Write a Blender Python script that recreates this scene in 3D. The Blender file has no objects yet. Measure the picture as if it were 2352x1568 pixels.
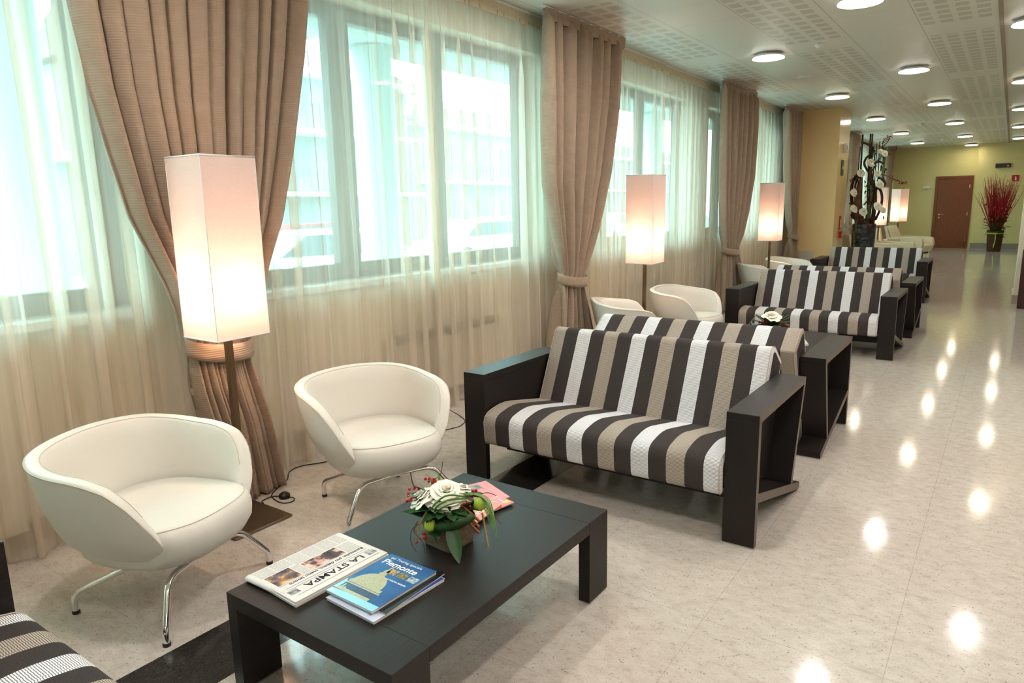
import bpy, math, random
from mathutils import Vector, Matrix, Euler
random.seed(11)
S = bpy.context.scene
COL = S.collection
PI = math.pi

# ------------------------------------------------------------------ camera, world, exposure
CAM = dict(f=1601.52, yaw=0.6169, pitch=-0.1893, roll=-0.0201, loc=(2.9509, -0.0638, 1.5205))
def make_camera():
    cd = bpy.data.cameras.new('camera'); co = bpy.data.objects.new('camera', cd); COL.objects.link(co)
    y, p, r = CAM['yaw'], CAM['pitch'], CAM['roll']
    f = Vector((-math.sin(y)*math.cos(p), math.cos(y)*math.cos(p), math.sin(p)))
    ri = Vector((math.cos(y), math.sin(y), 0)); up = ri.cross(f)
    c, s = math.cos(r), math.sin(r)
    R = c*ri + s*up; U = -s*ri + c*up
    co.matrix_world = Matrix(((R.x, U.x, -f.x, CAM['loc'][0]), (R.y, U.y, -f.y, CAM['loc'][1]), (R.z, U.z, -f.z, CAM['loc'][2]), (0, 0, 0, 1)))
    cd.sensor_fit = 'HORIZONTAL'; cd.sensor_width = 36.0; cd.lens = CAM['f']*36.0/2352.0
    cd.clip_start = 0.05; cd.clip_end = 300
    S.camera = co
make_camera()
w = bpy.data.worlds.new('overcast_sky'); S.world = w; w.use_nodes = True
bg = w.node_tree.nodes['Background']
bg.inputs[0].default_value = (0.86, 0.95, 1.0, 1); bg.inputs[1].default_value = 10.5
S.view_settings.view_transform = 'Standard'; S.view_settings.look = 'None'
S.view_settings.gamma = 1.0; S.view_settings.use_curve_mapping = False
S.view_settings.exposure = 0.85
S.cycles.max_bounces = 6; S.cycles.diffuse_bounces = 3; S.cycles.glossy_bounces = 3
S.cycles.transmission_bounces = 4; S.cycles.transparent_max_bounces = 11
S.cycles.sample_clamp_indirect = 6.0
S.cycles.use_denoising = True
S.cycles.caustics_reflective = False; S.cycles.caustics_refractive = False
H = 3.14            # ceiling height
YEND = 26.1
CEIL_EMIT = 22.0    # ceiling fixtures
LAMP_W = 11.0       # bulbs of the floor lamps

# ------------------------------------------------------------------ materials
def srgb(r, g, b):
    def c(v):
        v /= 255.0
        return v/12.92 if v <= 0.04045 else ((v+0.055)/1.055)**2.4
    return (c(r), c(g), c(b), 1.0)
def newmat(name):
    m = bpy.data.materials.new(name); m.use_nodes = True
    nt = m.node_tree; nt.nodes.clear()
    out = nt.nodes.new('ShaderNodeOutputMaterial')
    return m, nt, out
class N:
    """tiny node helper"""
    def __init__(s, nt): s.nt = nt
    def n(s, t, **k):
        nd = s.nt.nodes.new(t)
        for a, b in k.items(): setattr(nd, a, b)
        return nd
    def l(s, a, b): s.nt.links.new(a, b)
    def v(s, sock, val):
        if hasattr(val, 'is_output') or hasattr(val, 'links'): s.l(val, sock)
        else: sock.default_value = val
    def math(s, op, a, b=0.0, c=None):
        nd = s.n('ShaderNodeMath', operation=op); s.v(nd.inputs[0], a)
        if op not in ('FLOOR', 'SINE', 'FRACT', 'ABSOLUTE', 'SQRT'): s.v(nd.inputs[1], b)
        if c is not None: s.v(nd.inputs[2], c)
        return nd.outputs[0]
    def mix(s, fac, a, b):
        nd = s.n('ShaderNodeMix', data_type='RGBA'); s.v(nd.inputs[0], fac); s.v(nd.inputs[6], a); s.v(nd.inputs[7], b)
        return nd.outputs[2]
    def noise(s, vec, scale, detail=2.0, rough=0.5):
        nd = s.n('ShaderNodeTexNoise'); nd.inputs['Scale'].default_value = scale
        nd.inputs['Detail'].default_value = detail; nd.inputs['Roughness'].default_value = rough
        if vec is not None: s.l(vec, nd.inputs['Vector'])
        return nd.outputs['Fac']
    def ramp(s, fac, stops):
        nd = s.n('ShaderNodeValToRGB'); s.l(fac, nd.inputs[0]); e = nd.color_ramp.elements
        while len(e) < len(stops): e.new(0.5)
        for i, (p, c) in enumerate(stops): e[i].position = p; e[i].color = c
        return nd.outputs[0]
    def mapping(s, vec, scale=(1, 1, 1), rot=(0, 0, 0)):
        nd = s.n('ShaderNodeMapping'); s.l(vec, nd.inputs[0]); nd.inputs['Scale'].default_value = scale; nd.inputs['Rotation'].default_value = rot
        return nd.outputs[0]
    def bump(s, h, strength, dist=0.01):
        nd = s.n('ShaderNodeBump'); s.l(h, nd.inputs['Height']); nd.inputs['Strength'].default_value = strength; nd.inputs['Distance'].default_value = dist
        return nd.outputs[0]
def principled(n, out, color, rough=0.5, metal=0.0, spec=0.5, normal=None, **extra):
    p = n.n('ShaderNodeBsdfPrincipled')
    n.v(p.inputs['Base Color'], color); n.v(p.inputs['Roughness'], rough); p.inputs['Metallic'].default_value = metal
    p.inputs['Specular IOR Level'].default_value = spec
    for k, v in extra.items(): n.v(p.inputs[k.replace('_', ' ')], v)
    if normal is not None: n.l(normal, p.inputs['Normal'])
    n.l(p.outputs[0], out.inputs[0]); return p
def plain(name, col, rough=0.5, metal=0.0, spec=0.5, grain=0.0, gscale=40.0, bump=0.0, **extra):
    m, nt, out = newmat(name); n = N(nt)
    tc = n.n('ShaderNodeTexCoord').outputs['Object']
    f = n.noise(tc, gscale, 3)
    c = col
    if grain > 0:
        d = tuple(x*(1-grain) for x in col[:3])+(1,); u = tuple(min(1, x*(1+grain)) for x in col[:3])+(1,)
        c = n.ramp(f, [(0.3, d), (0.7, u)])
    principled(n, out, c, rough, metal, spec, n.bump(f, bump, 0.004) if bump else None, **extra)
    return m
def emission(name, col, strength):
    m, nt, out = newmat(name); n = N(nt)
    e = n.n('ShaderNodeEmission'); e.inputs[0].default_value = col; e.inputs[1].default_value = strength
    n.l(e.outputs[0], out.inputs[0]); return m

M = {}
def wood_dark():
    m, nt, out = newmat('dark_wenge_wood'); n = N(nt)
    tc = n.n('ShaderNodeTexCoord').outputs['Object']
    a = n.noise(n.mapping(tc, (26, 1.6, 26)), 9, 4, 0.6)
    c = n.ramp(a, [(0.3, srgb(20, 16, 14)), (0.55, srgb(31, 25, 22)), (0.75, srgb(44, 35, 30))])
    principled(n, out, c, n.math('MULTIPLY_ADD', a, 0.15, 0.36), 0, 0.30, n.bump(a, 0.25, 0.002))
    return m
M['wood'] = wood_dark()
M['edge'] = plain('wood_board_edge', srgb(92, 78, 68), 0.45, grain=0.08)
def stripe_fabric():
    m, nt, out = newmat('striped_upholstery'); n = N(nt)
    uv = n.n('ShaderNodeUVMap').outputs[0]
    sp = n.n('ShaderNodeSeparateXYZ'); n.l(uv, sp.inputs[0]); u, v = sp.outputs[0], sp.outputs[1]
    idx = n.math('FLOOR', n.math('DIVIDE', u, 0.09))
    m2 = n.math('MODULO', idx, 2.0); m4 = n.math('MODULO', idx, 4.0)
    dark = n.math('GREATER_THAN', m2, 0.5); white = n.math('GREATER_THAN', m4, 1.5)
    cmb = n.n('ShaderNodeCombineXYZ'); n.l(n.math('MULTIPLY', u, 60.0), cmb.inputs[0]); n.l(n.math('MULTIPLY', v, 8.0), cmb.inputs[1])
    wob = n.noise(cmb.outputs[0], 1.5, 3)
    li = n.math('SINE', n.math('ADD', n.math('MULTIPLY', v, 2*PI/0.0062), n.math('MULTIPLY', wob, 7.0)))
    line = n.math('GREATER_THAN', li, 0.28)
    lt = n.mix(white, srgb(190, 177, 163), srgb(250, 248, 250))
    lt2 = n.mix(n.math('MULTIPLY', line, 0.78), lt, srgb(62, 56, 54))
    fz = n.noise(uv, 260, 3)
    dk = n.ramp(fz, [(0.3, srgb(54, 48, 47)), (0.7, srgb(74, 67, 65))])
    c = n.mix(dark, lt2, dk)
    principled(n, out, c, 0.9, 0, 0.15, n.bump(n.math('MULTIPLY', li, 0.5), 0.12, 0.002))
    return m
M['stripe'] = stripe_fabric()
M['leather'] = plain('white_leather', srgb(232, 228, 218), 0.42, 0, 0.4, bump=0.04, gscale=220)
M['seam'] = plain('leather_seam_cord', srgb(214, 206, 190), 0.5)
M['chrome'] = plain('chrome', (0.82, 0.82, 0.82, 1), 0.08, 1.0)
M['steel'] = plain('brushed_bronze_steel', srgb(140, 122, 104), 0.3, 0.9, grain=0.06, gscale=8)
M['darksteel'] = plain('brown_lamp_pole', srgb(112, 92, 72), 0.32, 0.85)
M['glide'] = plain('steel_glide', srgb(190, 190, 190), 0.25, 1.0)
M['rubber'] = plain('black_rubber', srgb(16, 16, 16), 0.5)
M['plastic_w'] = plain('white_plastic', srgb(232, 230, 224), 0.4)
M['plastic_d'] = plain('dark_plastic', srgb(40, 34, 44), 0.3)
M['red'] = plain('red_plastic', srgb(186, 26, 22), 0.4)
M['green'] = plain('green_sign', srgb(42, 92, 62), 0.4)
M['white'] = plain('white_paint', srgb(240, 240, 238), 0.4)
M['metalgrey'] = plain('grey_metal', srgb(150, 150, 148), 0.4, 0.6)

def floor_mat():
    m, nt, out = newmat('polished_granite'); n = N(nt)
    tc = n.n('ShaderNodeTexCoord').outputs['Object']
    big = n.noise(n.mapping(tc, (1, 1, 1), (0, 0, 0.7)), 1.1, 4, 0.6)
    vein = n.noise(n.mapping(tc, (3.0, 5.0, 3.0), (0, 0, 0.55)), 4.5, 8, 0.8)
    c = n.ramp(vein, [(0.32, srgb(178, 168, 157)), (0.5, srgb(203, 195, 186)), (0.68, srgb(216, 210, 203))])
    c = n.mix(n.math('MULTIPLY', big, 0.35), c, srgb(200, 182, 160))
    vo = n.n('ShaderNodeTexVoronoi'); vo.inputs['Scale'].default_value = 75; n.l(n.mapping(tc, (1, 1.6, 1), (0, 0, 0.5)), vo.inputs['Vector'])
    sel = n.noise(tc, 45, 3)
    spot = n.math('MULTIPLY', n.math('LESS_THAN', vo.outputs['Distance'], 0.26), n.math('GREATER_THAN', sel, 0.56))
    c = n.mix(n.math('MULTIPLY', spot, 0.62), c, srgb(104, 88, 78))
    fine = n.noise(tc, 150, 3)
    c = n.mix(n.math('MULTIPLY', n.math('GREATER_THAN', fine, 0.58), 0.16), c, srgb(120, 106, 94))
    # tile joints
    sp = n.n('ShaderNodeSeparateXYZ'); n.l(tc, sp.inputs[0])
    jx = n.math('LESS_THAN', n.math('FRACT', n.math('DIVIDE', n.math('SUBTRACT', sp.outputs[0], 0.95), 0.6)), 0.004)
    jy = n.math('LESS_THAN', n.math('FRACT', n.math('DIVIDE', n.math('SUBTRACT', sp.outputs[1], 1.06), 0.6)), 0.004)
    j = n.math('MAXIMUM', jx, jy)
    c = n.mix(n.math('MULTIPLY', j, 0.35), c, srgb(110, 98, 88))
    principled(n, out, c, 0.085, 0, 0.55)
    return m
M['floor'] = floor_mat()
def blackstone():
    m, nt, out = newmat('black_granite'); n = N(nt)
    tc = n.n('ShaderNodeTexCoord').outputs['Object']
    a = n.noise(n.mapping(tc, (60, 20, 20)), 6, 4, 0.6)
    principled(n, out, n.ramp(a, [(0.35, srgb(34, 32, 31)), (0.7, srgb(62, 58, 54))]), 0.12, 0, 0.5); return m
M['black'] = blackstone()
M['skirt'] = plain('granite_skirting', srgb(176, 160, 142), 0.3, grain=0.15, gscale=60)
M['skirt2'] = plain('grey_skirting', srgb(150, 144, 138), 0.15, grain=0.1, gscale=60)
M['wall'] = plain('cream_wall_paint', srgb(240, 226, 202), 0.55, spec=0.35, grain=0.015, gscale=6, bump=0.02)
M['wall_yellow'] = plain('yellow_wall_paint', srgb(226, 212, 150), 0.5, spec=0.35, grain=0.015, gscale=6, bump=0.02)
M['wall_col'] = plain('satin_yellow_paint', srgb(244, 210, 154), 0.22, spec=0.5, grain=0.01, gscale=6)
M['sill'] = plain('pale_marble_sill', srgb(214, 210, 200), 0.3, grain=0.05)
M['frame'] = plain('dark_window_frame', srgb(70, 66, 62), 0.45)
def ceiling_mat():
    m, nt, out = newmat('metal_ceiling_panels'); n = N(nt)
    tc = n.n('ShaderNodeTexCoord').outputs['Object']
    sp = n.n('ShaderNodeSeparateXYZ'); n.l(tc, sp.inputs[0]); X, Y = sp.outputs[0], sp.outputs[1]
    sx = n.math('DIVIDE', n.math('ADD', X, 0.42), 0.6267)
    fx = n.math('FRACT', sx); st = n.math('FLOOR', sx)
    perf = n.math('LESS_THAN', n.math('ABSOLUTE', n.math('MODULO', st, 2.0)), 0.5)
    perf = n.math('MULTIPLY', perf, n.math('LESS_THAN', X, 2.75))
    cu = n.math('FRACT', n.math('MULTIPLY', n.math('SUBTRACT', fx, 0.03), 4.25))
    cx = n.math('MULTIPLY', n.math('LESS_THAN', cu, 0.68), n.math('LESS_THAN', n.math('ABSOLUTE', n.math('SUBTRACT', fx, 0.5)), 0.46))
    gy = n.math('MULTIPLY', n.math('SUBTRACT', Y, 8.51), 1/3.15)
    fy = n.math('FRACT', gy)
    ing = n.math('LESS_THAN', fy, 0.84)
    py = n.math('LESS_THAN', n.math('FRACT', n.math('DIVIDE', Y, 0.196)), 0.66)
    patch = n.math('MULTIPLY', n.math('MULTIPLY', perf, cx), n.math('MULTIPLY', ing, py))
    base = n.mix(n.math('MULTIPLY', patch, 1.0), srgb(224, 220, 208), srgb(198, 192, 180))
    seam = n.math('LESS_THAN', fx, 0.012)
    ys = n.math('LESS_THAN', n.math('FRACT', n.math('DIVIDE', n.math('SUBTRACT', Y, 5.88), 0.63)), 0.009)
    base = n.mix(n.math('MULTIPLY', ys, 0.28), base, srgb(120, 100, 88))
    base = n.mix(n.math('MULTIPLY', seam, 0.6), base, srgb(150, 112, 92))
    principled(n, out, base, 0.38, 0, 0.4); return m
M['ceiling'] = ceiling_mat()
def drape_mat():
    m, nt, out = newmat('taupe_ribbed_drapery'); n = N(nt)
    tc = n.n('ShaderNodeTexCoord').outputs['Object']
    sp = n.n('ShaderNodeSeparateXYZ'); n.l(tc, sp.inputs[0])
    r = n.math('SINE', n.math('MULTIPLY', sp.outputs[2], 2*PI/0.011))
    f = n.noise(tc, 18, 3)
    c = n.mix(f, srgb(158, 137, 118), srgb(176, 155, 135))
    c = n.mix(n.math('MULTIPLY', n.math('GREATER_THAN', r, 0.3), 0.16), c, srgb(138, 114, 92))
    p = n.n('ShaderNodeBsdfPrincipled'); n.l(c, p.inputs['Base Color']); p.inputs['Roughness'].default_value = 0.8
    p.inputs['Specular IOR Level'].default_value = 0.2; p.inputs['Sheen Weight'].default_value = 0.15
    n.l(n.bump(r, 0.25, 0.002), p.inputs['Normal'])
    t = n.n('ShaderNodeBsdfTranslucent'); n.l(c, t.inputs[0])
    mx = n.n('ShaderNodeMixShader'); mx.inputs[0].default_value = 0.02; n.l(p.outputs[0], mx.inputs[1]); n.l(t.outputs[0], mx.inputs[2])
    n.l(mx.outputs[0], out.inputs[0]); return m
M['drape'] = drape_mat()
def sheer_mat(name, alpha):
    m, nt, out = newmat(name); n = N(nt)
    tc = n.n('ShaderNodeTexCoord').outputs['Object']
    f = n.noise(n.mapping(tc, (8, 8, 0.3)), 3, 3)
    c = n.ramp(f, [(0.3, srgb(236, 224, 206)), (0.7, srgb(246, 238, 224))])
    d = n.n('ShaderNodeBsdfDiffuse'); n.l(c, d.inputs[0])
    t = n.n('ShaderNodeBsdfTranslucent'); n.l(c, t.inputs[0])
    tr = n.n('ShaderNodeBsdfTransparent'); tr.inputs[0].default_value = (1, 1, 1, 1)
    a = n.n('ShaderNodeMixShader'); a.inputs[0].default_value = 0.46; n.l(d.outputs[0], a.inputs[1]); n.l(t.outputs[0], a.inputs[2])
    b = n.n('ShaderNodeMixShader'); n.v(b.inputs[0], n.math('MULTIPLY_ADD', f, 0.12, alpha-0.06)); n.l(tr.outputs[0], b.inputs[1]); n.l(a.outputs[0], b.inputs[2])
    n.l(b.outputs[0], out.inputs[0]); return m
M['sheer'] = sheer_mat('ivory_sheer_voile', 0.44)
M['sheerband'] = plain('tan_heading_tape', srgb(214, 198, 170), .8, grain=.06, gscale=30)
def glass_mat():
    m, nt, out = newmat('green_tinted_glass'); n = N(nt)
    tr = n.n('ShaderNodeBsdfTransparent'); tr.inputs[0].default_value = (0.72, 0.91, 0.90, 1)
    g = n.n('ShaderNodeBsdfGlossy'); g.inputs['Roughness'].default_value = 0.02
    mx = n.n('ShaderNodeMixShader'); mx.inputs[0].default_value = 0.05; n.l(tr.outputs[0], mx.inputs[1]); n.l(g.outputs[0], mx.inputs[2])
    n.l(mx.outputs[0], out.inputs[0]); return m
M['glass'] = glass_mat()
def shade_mat():
    m, nt, out = newmat('white_lampshade_cloth'); n = N(nt)
    tc = n.n('ShaderNodeTexCoord').outputs['Object']
    f = n.noise(n.mapping(tc, (40, 40, 160)), 4, 2)
    c = n.ramp(f, [(0.3, srgb(226, 206, 200)), (0.7, srgb(236, 218, 210))])
    d = n.n('ShaderNodeBsdfDiffuse'); n.l(c, d.inputs[0])
    t = n.n('ShaderNodeBsdfTranslucent'); n.l(c, t.inputs[0])
    a = n.n('ShaderNodeMixShader'); a.inputs[0].default_value = 0.20; n.l(d.outputs[0], a.inputs[1]); n.l(t.outputs[0], a.inputs[2])
    n.l(a.outputs[0], out.inputs[0]); return m
M['shade'] = shade_mat()
M['bulb'] = emission('frosted_bulb', (1.0, 0.74, 0.5, 1), 12)
def disc_mat(name, k, col=(1.0, 0.93, 0.87, 1)):
    m, nt, out = newmat(name); n = N(nt)
    tc = n.n('ShaderNodeTexCoord').outputs['Object']; sp = n.n('ShaderNodeSeparateXYZ'); n.l(tc, sp.inputs[0])
    d = n.math('SQRT', n.math('ADD', n.math('POWER', sp.outputs[0], 2.0), n.math('POWER', sp.outputs[1], 2.0)))
    core = n.math('LESS_THAN', d, 0.082)
    e = n.n('ShaderNodeEmission'); e.inputs[0].default_value = col
    n.l(n.math('MULTIPLY_ADD', core, CEIL_EMIT*k*1.9, 4.0), e.inputs[1]); n.l(e.outputs[0], out.inputs[0]); return m
M['disc'] = disc_mat('lit_frosted_glass_near', 4.2)
M['disc_mid'] = disc_mat('lit_frosted_glass', 1.9)
M['disc_far'] = disc_mat('lit_frosted_glass_far', 1.05, (1.0, 0.90, 0.68, 1))
def door_mat():
    m, nt, out = newmat('reddish_brown_veneer'); n = N(nt)
    tc = n.n('ShaderNodeTexCoord').outputs['Object']
    a = n.noise(n.mapping(tc, (14, 14, 1.0)), 5, 4, 0.6)
    principled(n, out, n.ramp(a, [(0.3, srgb(112, 56, 26)), (0.7, srgb(136, 72, 36))]), 0.4); return m
M['door'] = door_mat()
M['doorframe'] = plain('reddish_brown_frame', srgb(126, 62, 30), 0.35)
# ------------------------------------------------------------------ mesh builder
class MB:
    def __init__(s): s.v = []; s.f = []; s.mi = []; s.uv = []; s.sm = []
    def add(s, vs, fs, mi=0, uvs=None, smooth=False):
        o = len(s.v); s.v += [tuple(p) for p in vs]
        for k, f in enumerate(fs):
            s.f.append(tuple(i+o for i in f)); s.mi.append(mi); s.sm.append(smooth)
            s.uv.append(uvs[k] if uvs else None)
        return s
    def box(s, a, b, mi=0):
        x0, y0, z0 = a; x1, y1, z1 = b
        v = [(x0,y0,z0),(x1,y0,z0),(x1,y1,z0),(x0,y1,z0),(x0,y0,z1),(x1,y0,z1),(x1,y1,z1),(x0,y1,z1)]
        return s.add(v, [(0,3,2,1),(4,5,6,7),(0,1,5,4),(1,2,6,5),(2,3,7,6),(3,0,4,7)], mi)
    def prism(s, poly, d, axis='x', off=0.0, mi=0, smi=None):
        """poly in the plane normal to axis, extruded from off to off+d"""
        n = len(poly)
        def P(p, t):
            a, b = p
            return {'x': (t, a, b), 'y': (a, t, b), 'z': (a, b, t)}[axis]
        v = [P(p, off) for p in poly] + [P(p, off+d) for p in poly]
        s.add(v, [tuple(range(n)), tuple(range(2*n-1, n-1, -1))], mi if smi is None else smi)
        s.add(v, [(i, (i+1) % n, (i+1) % n+n, i+n) for i in range(n)], mi)
        return s
    def tube(s, pts, r, seg=10, mi=0, closed=False, r2=None, cap=True):
        pts = [Vector(p) for p in pts]; n = len(pts); rings = []
        prev = None
        for i in range(n):
            if closed: t = pts[(i+1) % n]-pts[i-1]
            else: t = pts[min(i+1, n-1)]-pts[max(i-1, 0)]
            if t.length < 1e-9: t = Vector((0, 0, 1))
            t.normalize()
            if prev is None:
                a = Vector((0, 0, 1)) if abs(t.z) < 0.9 else Vector((1, 0, 0))
                nrm = t.cross(a).normalized()
            else:
                nrm = (prev - t*prev.dot(t))
                nrm = nrm.normalized() if nrm.length > 1e-6 else t.orthogonal().normalized()
            prev = nrm; bn = t.cross(nrm)
            rr = r if not callable(r) else r(i/(n-1))
            rings.append([pts[i]+nrm*rr*math.cos(2*PI*k/seg)+bn*rr*math.sin(2*PI*k/seg) for k in range(seg)])
        v = [p for g in rings for p in g]; f = []
        m_ = n if closed else n-1
        for i in range(m_):
            j = (i+1) % n
            for k in range(seg): f.append((i*seg+k, i*seg+(k+1) % seg, j*seg+(k+1) % seg, j*seg+k))
        s.add(v, f, mi, smooth=True)
        if cap and not closed:
            s.add(rings[0], [tuple(range(seg-1, -1, -1))], mi); s.add(rings[-1], [tuple(range(seg))], mi)
        return s
    def lathe(s, prof, seg=32, c=(0, 0), mi=0, smooth=True):
        v = []; n = len(prof)
        for (r, z) in prof:
            for k in range(seg): v.append((c[0]+r*math.cos(2*PI*k/seg), c[1]+r*math.sin(2*PI*k/seg), z))
        f = [(i*seg+k, i*seg+(k+1) % seg, (i+1)*seg+(k+1) % seg, (i+1)*seg+k) for i in range(n-1) for k in range(seg)]
        s.add(v, f, mi, smooth=smooth); return s
    def grid(s, fn, nu, nv, mi=0, uvfn=None, smooth=True, wrapu=False):
        v = [fn(i/nu, j/nv) for j in range(nv+1) for i in range(nu+(0 if wrapu else 1))]
        W = nu if wrapu else nu+1; f = []; uv = []
        for j in range(nv):
            for i in range(nu):
                i2 = (i+1) % W if wrapu else i+1
                f.append((j*W+i, j*W+i2, (j+1)*W+i2, (j+1)*W+i))
                if uvfn: uv.append([uvfn(i/nu, j/nv), uvfn((i+1)/nu, j/nv), uvfn((i+1)/nu, (j+1)/nv), uvfn(i/nu, (j+1)/nv)])
        s.add(v, f, mi, uv if uvfn else None, smooth); return s
    def ball(s, c, r, mi=0, nu=10, nv=7, sc=(1, 1, 1)):
        c = Vector(c)
        def fn(u, v):
            th = 2*PI*u; ph = PI*v
            return (c.x+r*sc[0]*math.sin(ph)*math.cos(th), c.y+r*sc[1]*math.sin(ph)*math.sin(th), c.z-r*sc[2]*math.cos(ph))
        return s.grid(fn, nu, nv, mi, wrapu=True)
    def build(s, name, mats, parent=None, bevel=0.0, subsurf=0, solid=0.0, loc=None, rot=None, weld=False):
        me = bpy.data.meshes.new(name); me.from_pydata(s.v, [], s.f)
        if not isinstance(mats, (list, tuple)): mats = [mats]
        for m in mats: me.materials.append(m)
        me.polygons.foreach_set('material_index', s.mi); me.polygons.foreach_set('use_smooth', s.sm)
        if any(u is not None for u in s.uv):
            ul = me.uv_layers.new(name='UVMap'); d = []
            for f, u in zip(s.f, s.uv):
                for k in range(len(f)): d += list(u[k]) if u is not None else [0.0, 0.0]
            ul.data.foreach_set('uv', d)
        me.update()
        if weld:
            import bmesh
            bm = bmesh.new(); bm.from_mesh(me); bmesh.ops.remove_doubles(bm, verts=bm.verts, dist=1e-5)
            bmesh.ops.recalc_face_normals(bm, faces=bm.faces); bm.to_mesh(me); bm.free()
        o = bpy.data.objects.new(name, me); COL.objects.link(o)
        if parent is not None: o.parent = parent
        if loc is not None: o.location = loc
        if rot is not None: o.rotation_euler = rot
        if subsurf: md = o.modifiers.new('sub', 'SUBSURF'); md.levels = subsurf; md.render_levels = subsurf
        if solid: md = o.modifiers.new('sol', 'SOLIDIFY'); md.thickness = solid; md.offset = 0
        if bevel: md = o.modifiers.new('bev', 'BEVEL'); md.width = bevel; md.segments = 2; md.limit_method = 'ANGLE'
        return o
def tag(o, label=None, cat=None, group=None, kind=None):
    if label: o['label'] = label
    if cat: o['category'] = cat
    if group: o['group'] = group
    if kind: o['kind'] = kind
    return o
def empty(name, loc=(0, 0, 0), rz=0.0, label=None, cat=None, group=None):
    o = bpy.data.objects.new(name, None); COL.objects.link(o); o.location = loc; o.rotation_euler = (0, 0, rz)
    o.empty_display_size = 0.1
    return tag(o, label, cat, group)
def kids(o): return [c for c in bpy.data.objects if c.parent == o]
def copy_tree(o, parent=None):
    ks = kids(o)
    c = o.copy(); COL.objects.link(c); c.parent = parent
    for k in ks: copy_tree(k, c)
    return c
def put(o, loc, rz, label, group=None):
    o.location = loc; o.rotation_euler = (0, 0, rz); o['label'] = label
    if group: o['group'] = group
    return o
def struct(name, mb, m, **k):
    o = mb.build(name, m, **k); o['kind'] = 'structure'; return o
def rounded(poly, r, seg=5):
    out = []; n = len(poly)
    for i in range(n):
        p = Vector(poly[i]); a = Vector(poly[i-1]); b = Vector(poly[(i+1) % n])
        rr = r[i] if isinstance(r, (list, tuple)) else r
        da = (a-p); db = (b-p); rr = min(rr, da.length*0.48, db.length*0.48)
        pa = p+da.normalized()*rr; pb = p+db.normalized()*rr
        for k in range(seg+1):
            t = k/seg; q = pa*(1-t)**2+p*2*t*(1-t)+pb*t*t; out.append((q.x, q.y))
    return out
def smooth_path(pts, sub=6):
    P = [Vector(p) for p in pts]; out = []
    for i in range(len(P)-1):
        p0 = P[max(i-1, 0)]; p1 = P[i]; p2 = P[i+1]; p3 = P[min(i+2, len(P)-1)]
        for k in range(sub):
            t = k/sub
            out.append(0.5*((2*p1)+(-p0+p2)*t+(2*p0-5*p1+4*p2-p3)*t*t+(-p0+3*p1-3*p2+p3)*t**3))
    out.append(P[-1]); return out
def bend_path(pts, r, seg=6):
    """polyline with corners rounded by radius-like r"""
    P = [Vector(p) for p in pts]; out = [P[0]]
    for i in range(1, len(P)-1):
        a = P[i-1]-P[i]; b = P[i+1]-P[i]; rr = min(r, a.length*.45, b.length*.45)
        pa = P[i]+a.normalized()*rr; pb = P[i]+b.normalized()*rr
        for k in range(seg+1):
            t = k/seg; out.append(pa*(1-t)**2+P[i]*2*t*(1-t)+pb*t*t)
    out.append(P[-1]); return out
def interp(tab, x):
    if x <= tab[0][0]: return tab[0][1]
    for (a, b), (c, d) in zip(tab, tab[1:]):
        if x <= c: return b+(d-b)*(x-a)/(c-a)
    return tab[-1][1]
def text_mesh(txt, size, mat, parent, loc, rz=0.0, name='lettering', ext=0.0004, align='LEFT', shear=0.0, bold=0.0, sx=1.0, rot=None):
    cu = bpy.data.curves.new(name, 'FONT'); cu.body = txt; cu.size = size; cu.extrude = ext; cu.align_x = align
    cu.shear = shear; cu.offset = bold
    t = bpy.data.objects.new('tmp_text', cu); COL.objects.link(t)
    dg = bpy.context.evaluated_depsgraph_get(); me = bpy.data.meshes.new_from_object(t.evaluated_get(dg))
    bpy.data.objects.remove(t); bpy.data.curves.remove(cu)
    me.materials.clear(); me.materials.append(mat)
    o = bpy.data.objects.new(name, me); COL.objects.link(o); o.parent = parent; o.location = loc
    o.rotation_euler = rot if rot else (0, 0, rz); o.scale = (sx, 1, 1)
    return o
def ordw(i): return ['first', 'second', 'third', 'fourth', 'fifth', 'sixth', 'seventh', 'eighth', 'ninth', 'tenth'][i]

# ------------------------------------------------------------------ room shell
XW = -0.70; XR = 7.0; YB = -3.2
struct('floor', MB().box((XW-0.3, YB, -0.1), (XR, YEND+0.3, 0.0)), M['floor'])
tag(MB().box((0.658, YB+0.02, 0.0), (0.952, 12.9, 0.0015)).build('trim_1', M['black']), kind='structure')
tag(MB().box((0.2, 24.86, 0.0), (XR-0.1, 24.93, 0.0015)).build('trim_2', M['black']), kind='structure')
struct('ceiling', MB().box((XW-0.3, YB, H), (XR, YEND+0.3, H+0.1)), M['ceiling'])
# suspended strip between two ceiling fields
struct('trim_3', MB().box((2.70, YB+.02, H-0.012), (2.735, YEND-.25, H)), plain('ceiling_profile', srgb(150, 136, 118), .4))
ZS, ZT = 1.05, 2.88
openings = [(-2.6, -1.6), (-1.3, 1.78), (2.45, 5.62), (6.25, 9.42), (10.05, 13.1)]
openings2 = [(15.6, 18.6), (19.4, 22.4), (23.0, 25.2)]
mb = MB()
def wall_with_openings(mb, x0, x1, ya, yb, ops):
    mb.box((x0, ya, 0), (x1, yb, ZS)); mb.box((x0, ya, ZT), (x1, yb, H))
    y = ya
    for a, b in ops:
        mb.box((x0, y, ZS), (x1, a, ZT)); y = b
    mb.box((x0, y, ZS), (x1, yb, ZT))
wall_with_openings(mb, XW-0.3, XW, YB, YEND+.3, openings+openings2)
struct('wall_left', mb, M['wall'])
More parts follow.
